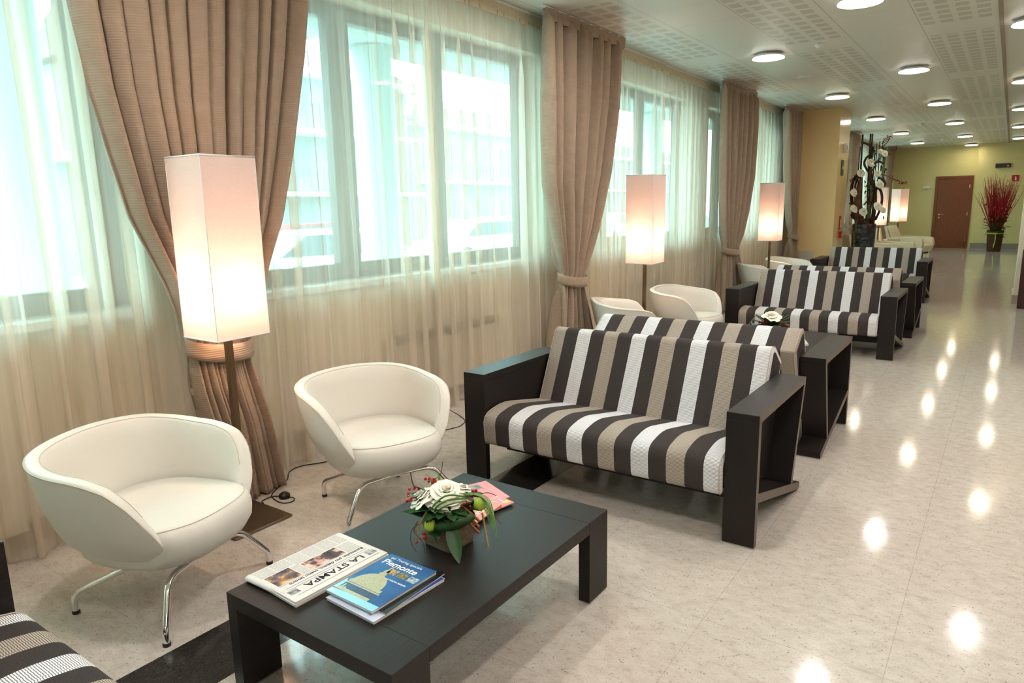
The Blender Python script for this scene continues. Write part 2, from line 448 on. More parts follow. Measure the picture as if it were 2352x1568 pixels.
# boxed column between the two window bays
struct('wall_column', MB().box((XW+.001, 13.8, 0), (0.335, 14.75, H)), M['wall_col'])
struct('baseboard_column', MB().box((XW+.1, 13.785, 0), (0.35, 14.76, 0.11)), M['skirt'])
struct('wall_end', MB().box((XW, YEND, 0), (XR, YEND+0.3, H)), M['wall_yellow'])
struct('wall_end_right', MB().box((1.99, 25.9, 0), (XR-.001, YEND, H)), M['wall_yellow'])
struct('wall_right', MB().box((XR, YB, 0), (XR+.2, YEND+.3, H)), M['wall'])
struct('wall_back', MB().box((XW-.3, YB-.2, 0), (XR, YB, H)), M['wall'])
struct('wall_pier', MB().box((3.09, 12.39, 0), (3.75, 13.31, H)), M['wall'])
mb = MB(); mb.box((3.07, 12.37, 0), (3.77, 13.33, 0.13)); struct('baseboard_pier', mb, M['skirt'])
struct('baseboard_left', MB().box((XW, YB, 0), (XW+0.022, 13.78, 0.125)), M['skirt'])
struct('baseboard_left_far', MB().box((XW, 14.78, 0), (XW+0.022, YEND-.01, 0.125)), M['skirt'])
struct('baseboard_end', MB().box((1.995, 25.878, 0), (XR-.01, 25.9, 0.17)), M['skirt2'])
struct('baseboard_end_left', MB().box((XW+.03, YEND-.02, 0), (0.9, YEND, 0.15)), M['skirt2'])
# windows
def window(idx, y0, y1, mull):
    root = bpy.data.objects.new('window_%d' % idx, None); COL.objects.link(root); root.location = (XW-0.2, 0, 0); root['kind'] = 'structure'
    x0, x1 = -0.04, 0.04
    f = MB(); f.box((x0, y0, ZS), (x1, y0+.10, ZT)); f.box((x0, y1-.16, ZS), (x1, y1, ZT))
    f.box((x0, y0+.10, ZS), (x1, y1-.16, ZS+.11)); f.box((x0, y0+.10, ZT-.10), (x1, y1-.16, ZT))
    for (m, wd) in mull: f.box((x0, m-wd/2, ZS+.11), (x1, m+wd/2, ZT-.10))
    f.build('window_frame', M['frame'], root, bevel=.004)
    MB().box((-0.008, y0+.09, ZS+.1), (0.0, y1-.15, ZT-.09)).build('pane', M['glass'], root)
    MB().box((0.04, y0-.03, ZS-.045), (0.255, y1+.03, ZS+.002)).build('window_sill', M['sill'], root, bevel=.004)
for i, (a, b) in enumerate(openings):
    L = b-a
    window(i+1, a, b, [(a+.905, .19), (a+1.9, .14)] if L > 3 else [])
for i, (a, b) in enumerate(openings2): window(i+6, a, b, [((a+b)/2, .16)])

# door in the end wall
dr = bpy.data.objects.new('door_1', None); COL.objects.link(dr); dr.location = (1.42, YEND, 0); dr['kind'] = 'structure'
mb = MB(); mb.box((-.50, -.05, 0), (-.42, .0, 2.22)); mb.box((.42, -.05, 0), (.50, .0, 2.22)); mb.box((-.42, -.05, 2.14), (.42, 0, 2.22))
mb.build('door_frame', M['doorframe'], dr, bevel=.004)
MB().box((-.42, -.03, 0.01), (.42, 0, 2.14)).build('door_leaf', M['door'], dr)
mb = MB(); mb.tube([(-.33, -.03, 1.05), (-.33, -.075, 1.05)], .022, 12); mb.tube([(-.33, -.075, 1.05), (-.21, -.075, 1.05)], .009, 8)
mb.build('door_handle', M['chrome'], dr)
mb = MB(); mb.tube([(-.33, -.03, .95), (-.33, -.04, .95)], .022, 12); mb.build('key_escutcheon', M['chrome'], dr)
for z in (.25, 1.05, 1.9):
    MB().box((.405, -.058, z-.05), (.43, -.03, z+.05)).build('hinge', M['chrome'], dr)

# ------------------------------------------------------------------ outside
struct('ground_outside', MB().box((-80, -60, -.35), (XW-.31, 110, -.25)), plain('grey_asphalt', srgb(150, 152, 150), .8, grain=.05, gscale=2))
pc = plain('pale_render', srgb(176, 196, 194), .7)
struct('trim_4', MB().box((-2.65, YB-4, 3.12), (-2.2, YEND+6, 3.75)), pc)
struct('ceiling_arcade', MB().box((-2.2, YB-4, 3.4), (XW-.31, YEND+6, 3.6)), pc)
for i, y in enumerate((1.95, 5.17, 8.6, 11.9)):
    o = MB().lathe([(0, -.25), (.2, -.25), (.2, 3.12), (0, 3.12)], 24).build('arcade_pillar', pc, loc=(-2.42, y, 0))
    tag(o, ['round pale pillar outside the leftmost window', 'round pale pillar outside the wide window behind the near chairs', 'round pale pillar outside the window behind the second lamp', 'round pale pillar outside the window behind the third lamp'][i], 'pillar', 'round arcade pillars outside')
fc = plain('pale_facade', srgb(122, 132, 132), .8); fw = plain('white_slab', srgb(225, 228, 226), .7)
fd = plain('facade_shutter', srgb(92, 108, 110), .6); rt = plain('roof_tiles', srgb(96, 94, 92), .8, grain=.2, gscale=3)
def building(x, y0, y1, hz, floors, lab, deep=7.0, bal=True):
    r = empty('apartment_building', (x, y0, -.25), 0, lab, 'building')
    W = y1-y0
    MB().box((-deep, 0, 0), (0, W, hz)).build('wall', fc, r)
    mb = MB(); mb.prism([(-deep-.7, hz), (.7, hz), (-deep/2, hz+1.8)], W+1.0, 'y', -.5); mb.build('roof', rt, r)
    MB().box((0, -.4, hz-.25), (.9, W+.4, hz)).build('eaves', fw, r)
    fh = hz/floors
    for k in range(floors):
        if bal and k:
            b = MB(); b.box((0, .3, k*fh-.12), (1.3, W-.3, k*fh+.06)); s = b.build('balcony', fw, r)
            g = MB()
            for q in range(int(W/.35)): g.box((1.2, .35+q*.35, k*fh+.06), (1.24, .39+q*.35, k*fh+1.0))
            g.box((1.18, .35, k*fh+1.0), (1.26, W-.35, k*fh+1.06)); g.build('railing', fd, s)
        for q in range(int(W/2.6)):
            yy = 1.0+q*2.6
            MB().box((-.05, yy, k*fh+.75), (.04, yy+1.15, k*fh+2.3)).build('window', fd, r)
    return r
building(-22, 13, 26.5, 7.6, 3, 'three storey apartment block with balconies across the street, left half of wide window')
building(-26, 31, 50, 6.8, 2, 'two storey house with balcony across the street, right of the apartment block')
building(-20, 3.0, 10.5, 3.6, 1, 'low tiled house seen through the leftmost window', bal=False)
building(-30, 55, 85, 6.5, 2, 'far apartment block seen through the farther windows')
cw = plain('car_white', srgb(232, 236, 238), .3); cr = plain('car_red', srgb(120, 40, 44), .3); cg = plain('car_grey', srgb(120, 132, 140), .3); cgl = plain('car_window', srgb(60, 76, 84), .15)
def car(loc, rz, m, lab):
    r = empty('parked_car', loc, rz, lab, 'car', 'cars parked outside')
    prof = rounded([(-2.1, .25), (-2.1, .75), (-1.45, .9), (-.85, 1.4), (.75, 1.42), (1.45, .95), (2.05, .8), (2.1, .25)], .15, 4)
    MB().prism(prof, 1.65, 'y', -.825).build('body', m, r)
    gp = [(-1.3, .92), (-.8, 1.32), (.7, 1.34), (1.25, .95)]
    mb = MB(); mb.prism(gp, 1.67, 'y', -.835); mb.build('side_window', cgl, r)
    for x in (-1.3, 1.3):
        for y in (-.84, .66):
            mb = MB(); mb.lathe([(0, 0), (.3, 0), (.3, .18), (0, .18)], 18); o = mb.build('wheel', M['rubber'], r, loc=(x, y+.18, .3), rot=(PI/2, 0, 0))
    return r
car((-8.6, 9.8, -.25), 1.2, cw, 'white car outside nearest the wide window, beside the near drape')
car((-15.5, 14.6, -.25), 1.5, cr, 'dark red car parked outside behind the white car')
car((-11.5, 18.6, -.25), 1.4, cw, 'white car outside right of the pillar in the wide window')
car((-16, 25.5, -.25), 1.5, cg, 'grey car parked outside under the tree')
car((-14, 33, -.25), 1.6, cw, 'white car outside seen through the window behind the second lamp')
def tree(loc, lab):
    r = empty('street_tree', loc, 0, lab, 'tree')
    mb = MB(); mb.tube(smooth_path([(0, 0, 0), (.1, .1, 1.2), (-.1, .3, 2.4), (.1, .5, 3.4)]), lambda t: .13-.06*t, 8)
    mb.build('trunk', plain('bark', srgb(90, 80, 70), .9), r)
    mb = MB(); rnd = random.Random(4)
    for _ in range(1500):
        a = rnd.uniform(0, 2*PI); b = math.acos(rnd.uniform(-1, 1)); q = rnd.uniform(.5, 1)**.5
        c = Vector((1.7*q*math.sin(b)*math.cos(a), 1.7*q*math.sin(b)*math.sin(a), 3.6+1.5*q*math.cos(b)))
        d = Vector((rnd.gauss(0, 1), rnd.gauss(0, 1), rnd.gauss(0, 1))).normalized()*.16; e = d.orthogonal().normalized()*.07
        mb.add([c-d, c+e, c+d, c-e], [(0, 1, 2, 3)])
    mb.build('foliage', plain('tree_leaves', srgb(96, 140, 110), .7), r)
tree((-11, 23.5, -.25), 'leafy street tree outside, in the right sash of the wide window')

# ------------------------------------------------------------------ curtains
XD = -0.325
def drape(lab, Ltab, Rtab, ztie, nf, seed, ztop=3.115, phase=0.0, deep=1.0, om=.24, rnd_fold=0):
    """Ltab/Rtab: (z, y) tables, ascending z"""
    rnd = random.Random(seed); Ltab = [(a, b+.03) for a, b in Ltab]; Rtab = [(a, min(b+.03, 13.77) if b < 14 else b) for a, b in Rtab]
    root = empty('drape', (XD, (Ltab[-1][1]+Rtab[-1][1])/2, 0), 0, lab, 'curtain', 'taupe tied back drapes')
    oy = root.location[1]
    ph = [rnd.uniform(-.25, .25) for _ in range(nf+2)]; am = [rnd.uniform(.45, 1.25) for _ in range(nf+2)]
    skew = [rnd.uniform(-2.2, 2.2) for _ in range(nf+2)]
    nz = 110; nu = nf*14
    def fn(u, v):
        z = 0.012 + (ztop-0.012)*v
        yl, yr = interp(Ltab, z), interp(Rtab, z)
        k = u*nf; i = int(min(k, nf-1e-6)); t = k-i
        amp = am[i]*(1-t)+am[i+1]*t
        top = min(1.0, (ztop-z)/0.10)                      # flat pleated heading
        tiew = math.exp(-((z-ztie)/.13)**2)
        A = (.012+.066*top*deep)*(1-(.35+.25*deep)*tiew)*amp
        if z < ztie: A *= 1.0+.3*min(1, (ztie-z)/.5)
        drift = .35*math.sin(1.3*z+6*u+seed)*min(1, (ztop-z)/.8)
        w_ = math.sin(2*PI*(k+drift*.5)+phase)
        w2 = .3*math.sin(4*PI*k+ph[i]*6+z*.7)
        kk = PI*k+drift*.8+phase
        sharp = (2*abs(math.sin(kk))**.8-1)*.95+w2*.5*top
        x = A*sharp
        if rnd_fold:
            g = math.sin(2*kk); x = A*(math.tanh(2.2*g-.2)+.15*math.sin(kk*.7+2*u+seed)*top)
        # pinched folds: rounder bundle at the tie
        bun = .045*tiew*math.sqrt(max(0, 1-(2*u-1)**2))
        uu = u + (skew[i]*(1-t)+skew[i+1]*t)*.012*top
        uu = max(0, min(1, uu))
        y = yl+(yr-yl)*uu - (yr-yl)/nf*om*amp*math.sin(2*kk)*(.25+.75*top)*min(1, 10*u, 10*(1-u))
        return (x+bun, y-oy, z)
    mb = MB(); mb.grid(fn, nu, nz); mb.build('drape_cloth', M['drape'], root, solid=.004)
    # heading tape with sewn pleats
    yl, yr = interp(Ltab, ztop)-oy, interp(Rtab, ztop)-oy
    hb = MB()
    npl = nf
    def hf(u, v):
        k = u*npl; t = k-int(min(k, npl-1e-6))
        return (.024+.030*(t if t < .9 else (1-t)*9)-.012*(1-v), yl+(yr-yl)*u, ztop-.085+.09*v)
    hb.grid(hf, npl*10, 2, smooth=False); hb.build('pleated_heading', M['drape'], root, solid=.003)
    # track
    tk = MB(); tk.box((-.012, yl-.03, ztop+.006), (.02, yr+.02, H-.002)); tk.build('curtain_track', M['plastic_w'], root)
    # tieback
    tl, tr = interp(Ltab, ztie), interp(Rtab, ztie); cy = (tl+tr)/2-oy; hw = (tr-tl)/2+.008
    def tf(u, v):
        a = 2*PI*u; dx = math.cos(a); dy = math.sin(a)
        return (.02+.092*dx, cy+hw*dy, ztie-.045+.09*v - .028*dx + .018*dy*-1 + .012*(2*v-1)*dx*0)
    tb = MB(); tb.grid(tf, 40, 3, wrapu=True); tb.build('tieback', M['drape'], root, solid=.008)
    return root
drape('taupe tied drape behind the nearest floor lamp, widest and most leftward',
      [(0, 1.80), (.4, 1.80), (.64, 1.755), (.87, 1.74), (.95, 1.745), (1.18, 1.68), (1.51, 1.54), (1.8, 1.48), (2.07, 1.43), (2.4, 1.40), (3.12, 1.37)],
      [(0, 2.20), (.43, 2.13), (.74, 2.06), (.87, 2.08), (1.26, 2.22), (1.49, 2.33), (1.85, 2.44), (2.37, 2.57), (2.67, 2.63), (3.12, 2.68)], .855, 12, 3)
drape('taupe tied drape behind the striped sofa nearest the camera, second from left',
      [(0, 5.10), (.41, 5.19), (.8, 5.28), (.96, 5.28), (1.27, 5.19), (1.72, 5.08), (2.5, 5.08), (3.12, 5.06)],
      [(0, 5.95), (.31, 5.80), (.775, 5.68), (.9, 5.71), (1.32, 6.0), (1.83, 6.25), (2.47, 6.42), (3.12, 6.49)], .865, 8, 8, deep=1.2, om=.0, rnd_fold=1)
drape('taupe tied drape just left of the third floor lamp, third from left',
      [(0, 9.55), (.4, 9.65), (.8, 9.72), (.96, 9.70), (1.4, 9.58), (1.92, 9.52), (3.12, 9.43)],
      [(0, 10.45), (.4, 10.36), (.7, 10.27), (.93, 10.26), (1.4, 10.6), (1.95, 10.83), (2.6, 10.9), (3.12, 10.87)], .855, 8, 15, deep=1.15, om=.0, rnd_fold=1)
drape('taupe tied drape touching the yellow column, narrowest of the row',
      [(0, 13.2), (.5, 13.28), (.9, 13.33), (1.05, 13.30), (1.5, 13.08), (2.0, 12.92), (3.12, 12.62)],
      [(0, 13.76), (.9, 13.74), (1.2, 13.76), (3.12, 13.765)], .90, 6, 21, deep=1.15, om=.0, rnd_fold=1)
drape('taupe drape beyond the yellow column, mostly hidden behind the driftwood arrangement',
      [(0, 15.2), (.9, 15.2), (1.5, 15.0), (3.12, 14.85)], [(0, 15.6), (.9, 15.5), (1.5, 15.75), (3.12, 16.1)], .9, 8, 31)
drape('taupe drape hanging between the two far windows past the column',
      [(0, 18.7), (.9, 18.8), (1.5, 18.6), (3.12, 18.4)], [(0, 19.3), (.9, 19.2), (1.5, 19.5), (3.12, 19.7)], .9, 8, 33)
drape('taupe drape in the far corner beside the end wall',
      [(0, 24.9), (.9, 25.0), (1.5, 24.8), (3.12, 24.5)], [(0, 25.8), (.9, 25.6), (1.5, 25.8), (3.12, 25.95)], .9, 8, 35)

def sheer(y0, y1, lab, seed, xc=-.515):
    rnd = random.Random(seed)
    root = empty('sheer_curtain', (xc, (y0+y1)/2, 0), 0, lab, 'curtain', 'ivory sheer curtains along the windows')
    oy = (y0+y1)/2; L = y1-y0
    nf = max(6, int(L/.18)); w = [rnd.uniform(.55, 1.5) for _ in range(nf)]; tot = sum(w); edges = [0]
    for a in w: edges.append(edges[-1]+a/tot)
    am = [rnd.uniform(.45, 1.15) for _ in range(nf+1)]; om = [rnd.uniform(.2, 1.0) for _ in range(nf+1)]
    ztop = 3.06; nz = 26; per = 14
    def fn(u, v):
        k = u*nf; i = int(min(k, nf-1e-6)); t = k-i
        yy = edges[i]+(edges[i+1]-edges[i])*t
        z = .014+(ztop-.014)*v
        d = min(1.0, (ztop-z)/.5)                         # folds open below the gathered tape
        A = (.006+.052*d+.022*(1-v))*(am[i]*(1-t)+am[i+1]*t)
        O = .062*d*(om[i]*(1-t)+om[i+1]*t)*min(1.0, L/nf/.15)
        fineg = .006*math.sin(2*PI*k*3)*(1-d)
        sway = .012*math.sin(z*1.1+seed+5*u)
        x = A*math.sin(2*PI*t)+fineg
        y = y0+L*yy+O*math.sin(4*PI*t)+sway*4*u*(1-u)
        return (x, y-oy, z)
    mb = MB(); mb.grid(fn, nf*per, nz); mb.build('voile', M['sheer'], root)
    # bottom hem, a doubled strip
    def hem(u, v):
        p = fn(u, .0 + v*.012); return (p[0]+.002, p[1], p[2]-.001)
    hb = MB(); hb.grid(hem, nf*per, 1); hb.build('hem', M['sheer'], root)
    tb = MB()
    def tf(u, v): return (.008+.004*math.sin(2*PI*u*nf*4), -L/2+.01+(L-.02)*u, 3.025+.100*v)
    tb.grid(tf, nf*12, 1); tb.build('gathered_heading', M['sheerband'], root)
    tk = MB(); tk.box((-.012, -L/2+.005, 3.118), (.012, L/2-.005, H-.002)); tk.build('curtain_track', M['plastic_w'], root)
    return root
sp_ = [(-2.2, .02), (.03, 2.0), (2.01, 3.86), (3.87, 5.65), (5.66, 7.97), (7.98, 9.98), (9.99, 11.9), (11.91, 13.74)]
lb = ['ivory sheer at far left edge of the picture', 'ivory sheer left of the nearest drape, behind the nearest tub chair',
      'ivory sheer right of the nearest floor lamp, over the parked cars', 'ivory sheer ending at the second drape, with the radiator behind',
      'ivory sheer between the second drape and the second floor lamp', 'ivory sheer from the second floor lamp to the third drape',
      'ivory sheer right of the third drape, behind the third floor lamp', 'ivory sheer ending at the drape on the yellow column']
for i, (a, b) in enumerate(sp_): sheer(a-.05*(i % 2), b+.05*(i % 2 == 0), lb[i], 40+i, -.50-.03*(i % 2))
sheer(14.78, 17.9, 'ivory sheer just beyond the yellow column', 51)
sheer(17.91, 21.3, 'ivory sheer behind the quilted armchairs', 52)
sheer(21.31, 25.2, 'ivory sheer nearest the end wall', 53)

# radiator cabinets under the windows
def radiator(y0, y1, lab):
    r = empty('radiator_cabinet', (XW+.001, y0, 0), 0, lab, 'radiator', 'radiator cabinets under the windows')
    MB().box((0, 0, .10), (.085, y1-y0, .60)).build('casing', plain('radiator_enamel', srgb(226, 214, 190), .4), r, bevel=.006)
    g = MB()
    n_ = int((y1-y0-.1)/.26)
    for q in range(n_): g.box((.015, .05+q*.26, .60), (.088, .05+q*.26+.22, .606)); g.box((.083, .05+q*.26, .55), (.088, .05+q*.26+.22, .59))
    g.build('outlet_grille', M['metalgrey'], r)
    return r
radiator(3.46, 5.02, 'low cream radiator cabinet behind the sheers near the second drape')
radiator(-.2, 1.09, 'low cream radiator cabinet at the left picture edge')
radiator(7.2, 8.8, 'low cream radiator cabinet behind the second floor lamp')

# ------------------------------------------------------------------ sofas
WS, WA, DS, HS = 1.634, .143, .837, .62
def make_sofa():
    r = empty('striped_sofa', (0, 0, 0), 0, '', 'sofa', 'striped two seat sofas in facing pairs')
    t = .035
    for s in (-1, 1):
        x0 = WS/2-WA if s > 0 else -WS/2
        mb = MB()
        post = [(0, .006), (t, .006), (t, HS-t), (0, HS-t)]
        mb.prism(post, WA, 'x', x0, 0, 0)
        mb.prism([(0, HS-t), (DS, HS-t), (DS, HS), (0, HS)], WA, 'x', x0)
        mb.prism([(DS-t, HS-t), (DS, HS-t), (.665, .085), (.63, .095)], WA, 'x', x0)
        mb.prism([(t, .255), (t, .21), (.79, .006), (.826, .006), (.826, .04)], WA, 'x', x0)
        # board edges on the outer side
        xe = WS/2 if s > 0 else -WS/2
        e = MB(); d_ = .0012*s
        for poly in ([(0.001, .007), (t, .007), (t, HS-t), (.001, HS-.001)], [(0.002, HS-t), (DS-.001, HS-t), (DS-.001, HS-.001), (.002, HS-.001)],
                     [(DS-t, HS-t), (DS-.001, HS-t), (.664, .086), (.631, .096)], [(t, .254), (t, .211), (.79, .007), (.825, .007), (.825, .039)]):
            e.prism(poly, d_, 'x', xe)
        a = mb.build('arm_frame', M['wood'], r, bevel=.0015)
        e.build('board_edge', M['edge'], a)
        ip = MB(); xi = x0+.004 if s > 0 else x0+WA-.022
        ip.prism([(t+.002, .25), (t+.002, HS-t-.002), (DS-t-.006, HS-t-.002), (.635, .105)], .018, 'x', xi)
        ip.build('inner_panel', M['wood'], a)
        g = MB(); g.box((x0+.004, .003, 0), (x0+WA-.004, t-.003, .007)); g.build('foot_plate', M['glide'], a)
        g = MB(); g.box((x0+.004, .795, 0), (x0+WA-.004, .822, .007)); g.build('foot_plate', M['glide'], a)
    def cushion(name, poly, rad):
        loop = rounded(poly, rad, 6)
        # resample with arc length
        n_ = len(loop); cen = Vector((sum(p[0] for p in loop)/n_, sum(p[1] for p in loop)/n_))
        arc = [0]
        for i in range(n_):
            a, b = Vector(loop[i]), Vector(loop[(i+1) % n_]); arc.append(arc[-1]+(b-a).length)
        W = WS-2*WA-.004
        xs = [(-W/2+.004, .030), (-W/2+.0045, .014), (-W/2+.010, .005), (-W/2+.022, 0)]
        xs += [(-W/2+.022+(W-.044)*k/10, 0) for k in range(1, 10)] + [(-a, b) for a, b in reversed(xs)]
        rings = []
        for x, ins in xs:
            ring = []
            for i in range(n_):
                a, b = Vector(loop[i-1]), Vector(loop[(i+1) % n_]); tg = (b-a)
                nr = Vector((tg.y, -tg.x)); nr = nr.normalized() if nr.length > 1e-9 else Vector((0, 0))
                if nr.dot(cen-Vector(loop[i])) < 0: nr = -nr
                q = Vector(loop[i])+nr*ins; ring.append((x, q.x, q.y))
            rings.append(ring)
        mb = MB(); vs = [p for g in rings for p in g]; fs = []; uv = []
        for j in range(len(rings)-1):
            for i in range(n_):
                i2 = (i+1) % n_; fs.append((j*n_+i, j*n_+i2, (j+1)*n_+i2, (j+1)*n_+i))
                ua, ub = xs[j][0]+W/2, xs[j+1][0]+W/2
                ua = min(max(ua, .001), W-.001); ub = min(max(ub, .001), W-.001)
                uv.append([(ua, arc[i]), (ua, arc[i+1]), (ub, arc[i+1]), (ub, arc[i])])
        mb.add(vs, fs, 0, uv, True)
        lo = rings[0]; hi = rings[-1]
        mb.add(lo, [tuple(range(n_))], 0, [[(.10, p[2]) for p in lo]]); mb.add(hi, [tuple(range(n_-1, -1, -1))], 0, [[(W-.1, hi[k][2]) for k in range(n_-1, -1, -1)]])
        o = mb.build(name, M['stripe'], r)
        # piping round both ends
        for ridx in (3, len(rings)-4):
            pm = MB(); pts = [Vector(p) for p in rings[ridx]][::2]
            sg = -1 if ridx == 3 else 1
            pts = [Vector((p.x+sg*.010, p.y, p.z)) for p in pts]
            pm.tube(pts, .0025, 5, closed=True); pm.build('piping', M['stripe_pipe'], o)
        return o
    cushion('seat_cushion', [(-.022, .225), (-.035, .40), (.14, .435), (.56, .355), (.60, .30), (.56, .235), (.25, .215)], [.04, .06, .10, .03, .03, .03, .02])
    cushion('back_cushion', [(.525, .33), (.735, .775), (.80, .775), (.945, .665), (.93, .635), (.735, .20), (.60, .22)], [.02, .055, .04, .02, .012, .03, .03])
    mb = MB(); mb.box((-WS/2+WA, .20, .13), (WS/2-WA, .24, .215)); mb.box((-WS/2+WA, .50, .15), (WS/2-WA, .54, .22)); mb.box((-WS/2+WA, .10, .195), (WS/2-WA, .50, .225))
    mb.build('seat_rail', M['wood'], r)
    return r
M['stripe_pipe'] = plain('light_piping', srgb(188, 176, 162), .8)
sofa = make_sofa()
XC = (.5152+2.1495)/2
put(sofa, (XC, 2.894, 0), 0, 'striped two seat sofa nearest the camera, facing the low table with magazines')
for (x, y, rz, lab) in [(XC, 5.061, PI, 'striped sofa back to back with the nearest sofa, seen over its backrest'),
                        (XC, 7.375, 0, 'striped sofa facing the camera behind the second flower arrangement'),
                        (XC+.023, 9.542, PI, 'striped sofa seen from behind, just past the middle facing sofa'),
                        (XC-.129, 11.856, 0, 'striped sofa farthest from the camera, in front of the big black vase'),
                        (XC+.042, .597, PI, 'striped sofa cut off at the lower left corner')]:
    put(copy_tree(sofa), (x, y, 0), rz, lab)

# ------------------------------------------------------------------ coffee tables
TX0, TX1, TY0, TY1, TZ, TL = 1.0218, 1.7526, 1.0582, 2.2554, .34, .144
def make_table():
    r = empty('coffee_table', (0, 0, 0), 0, '', 'table', 'low dark wood coffee tables')
    Wt, Lt = TX1-TX0, TY1-TY0; t = .048
    MB().box((-Wt/2, -Lt/2+TL+.001, TZ-t), (Wt/2, Lt/2-TL-.001, TZ)).build('tabletop', M['wood'], r, bevel=.0012)
    for s in (-1, 1):
        y0 = Lt/2-TL if s > 0 else -Lt/2
        mb = MB(); mb.prism([(-Wt/2, .006), (-Wt/2+t, .006), (-Wt/2+t, TZ-t), (Wt/2-t, TZ-t), (Wt/2-t, .006), (Wt/2, .006), (Wt/2, TZ), (-Wt/2, TZ)], TL, 'y', y0)
        a = mb.build('end_frame', M['wood'], r, bevel=.0012)
        for x in (-Wt/2, Wt/2-t):
            MB().box((x+.002, y0+.002, 0), (x+t-.002, y0+TL-.002, .007)).build('foot_plate', M['glide'], a)
    return r
table = make_table()
TCX, TCY = (TX0+TX1)/2, (TY0+TY1)/2
put(table, (TCX, TCY, 0), 0, 'low dark coffee table in the foreground carrying newspaper and magazines')
put(copy_tree(table), (TCX+.02, TCY+4.48, 0), 0, 'low dark coffee table between the second pair of sofas')
put(copy_tree(table), (TCX+.0, TCY+8.96, 0), 0, 'low dark coffee table hidden between the third pair of sofas')

# ------------------------------------------------------------------ tub chairs
def make_tub():
    r = empty('tub_chair', (0, 0, 0), 0, '', 'chair', 'white leather tub chairs by the windows')
    def sup(a, b, th, p):
        c, s = math.cos(th), math.sin(th)
        return (a*math.copysign(abs(c)**(2/p), c), b*math.copysign(abs(s)**(2/p), s))
    def rimz(th):
        # th=0 front, pi back
        q = abs(((th+PI) % (2*PI))-PI)/PI      # 0 front .. 1 back
        return interp([(0, .25), (.17, .25), (.215, .285), (.245, .35), (.272, .405), (.31, .46), (.36, .53), (.42, .585), (.50, .615), (.62, .630), (.78, .650), (1, .668)], q)
    def outer(th, z):
        ab = interp([(.215, .15), (.235, .20), (.27, .25), (.33, .30), (.42, .332), (.55, .355), (.68, .372)], z)
        x, y = sup(ab*.96, ab*1.03, th, 2.9)
        return Vector((x+.005-(z-.2)*.06, y, z))
    NT = 96; prof = []
    levels = [0, .06, .14, .26, .4, .55, .7, .82, .92, .98, 1.0]
    TH = .062
    mb = MB(); rows = []
    row = [outer(2*PI*k/NT, .215) for k in range(NT)]; cen = Vector((0, 0, .212))
    for lv in levels:
        rows.append([outer(2*PI*k/NT, .215+(rimz(2*PI*k/NT)-.215)*lv) for k in range(NT)])
    def inward(p, d):
        c = Vector((p.x, p.y, 0)); c.normalize() if c.length > 0 else None
        return Vector((p.x, p.y, p.z))-Vector((c.x, c.y, 0))*d
    top = rows[-1]
    for d, dz in ((.003, .006), (.012, .011), (.032, .010), (.050, .004), (.060, -.006)):
        rows.append([inward(p, d)+Vector((0, 0, dz)) for p in top])
    last = rows[-1]
    for k_ in range(1, 6):
        t = k_/5
        rows.append([Vector((p.x*(1-.13*t), p.y*(1-.13*t), p.z+(min(.33, p.z-.02)-p.z)*t)) for p in last])
    vs = [p for g in rows for p in g]; fs = []
    for j in range(len(rows)-1):
        for k in range(NT): fs.append((j*NT+k, j*NT+(k+1) % NT, (j+1)*NT+(k+1) % NT, (j+1)*NT+k))
    mb.add(vs, fs, 0, None, True)
    mb.add(rows[0]+[cen], [(k, NT, (k+1) % NT) for k in range(NT)], 0, None, True)
    sh = mb.build('shell', M['leather'], r)
    # seam cord along outer and inner rim edges
    sm = MB(); back = [k for k in range(NT) if 15 <= k <= NT-15]
    for idx in (10, 14):
        pts = [rows[idx][k]+Vector((0, 0, .0008)) for k in back]
        if idx == 10: pts = [outer(2*PI*k/NT, rimz(2*PI*k/NT))*1.0+Vector((0, 0, .001)) for k in back]
        sm.tube(pts, .0022, 5)
    sm.build('rim_seam', M['seam'], sh)
    # seat cushion with a bulging nose
    mb = MB(); NS = 96
    def seatp(th, k):
        x, y = sup(.300, .305, th, 2.5)
        fr = max(0, math.cos(th))
        zt = .405+.004*fr
        # k: 0 bottom .. 1 centre top
        prof = [(.60, .212), (.80, .228), (.95, .258), (1.03, .30), (1.045, .345), (1.02, .382), (.965, .402), (.88, .409), (.6, .410), (.25, .408)]
        s_, z_ = prof[k]
        s_ = min(s_, .90+.15*max(0, min(1, (fr-.45)/.28)))
        zz = z_ - (1-fr)*.018*(z_ > .37)
        return Vector((x*s_ + .012*fr, y*s_*(.97 if abs(math.sin(th)) > .5 else 1), zz))
    R_ = [[seatp(2*PI*k/NS, j) for k in range(NS)] for j in range(10)]
    vs = [p for g in R_ for p in g]+[Vector((0, 0, .402)), Vector((0, 0, .20))]; fs = []
    for j in range(9):
        for k in range(NS): fs.append((j*NS+k, j*NS+(k+1) % NS, (j+1)*NS+(k+1) % NS, (j+1)*NS+k))
    fs += [(9*NS+k, 9*NS+(k+1) % NS, 10*NS) for k in range(NS)] + [(k, 10*NS+1, (k+1) % NS) for k in range(NS)]
    mb.add(vs, fs, 0, None, True); st = mb.build('seat', M['leather'], r)
    pm = MB(); pts = [R_[6][k % NS]+Vector((0, 0, .001)) for k in range(-19, 20)]
    pm.tube(pts, .0022, 5); pm.build('seat_seam', M['seam'], st)
    # chromed tube legs: front arch, rear arch, two bars
    fz = .232
    f = MB(); rt_ = .0125
    FX, FW, RX, RW = .255, .303, -.250, .222
    f.tube(bend_path([(FX, -FW, .012), (FX, -FW, .055), (FX-.06, -.205, .198), (FX-.075, 0, .203), (FX-.06, .205, .198), (FX, FW, .055), (FX, FW, .012)], .05), rt_, 12)
    f.build('front_leg_frame', M['chrome'], r)
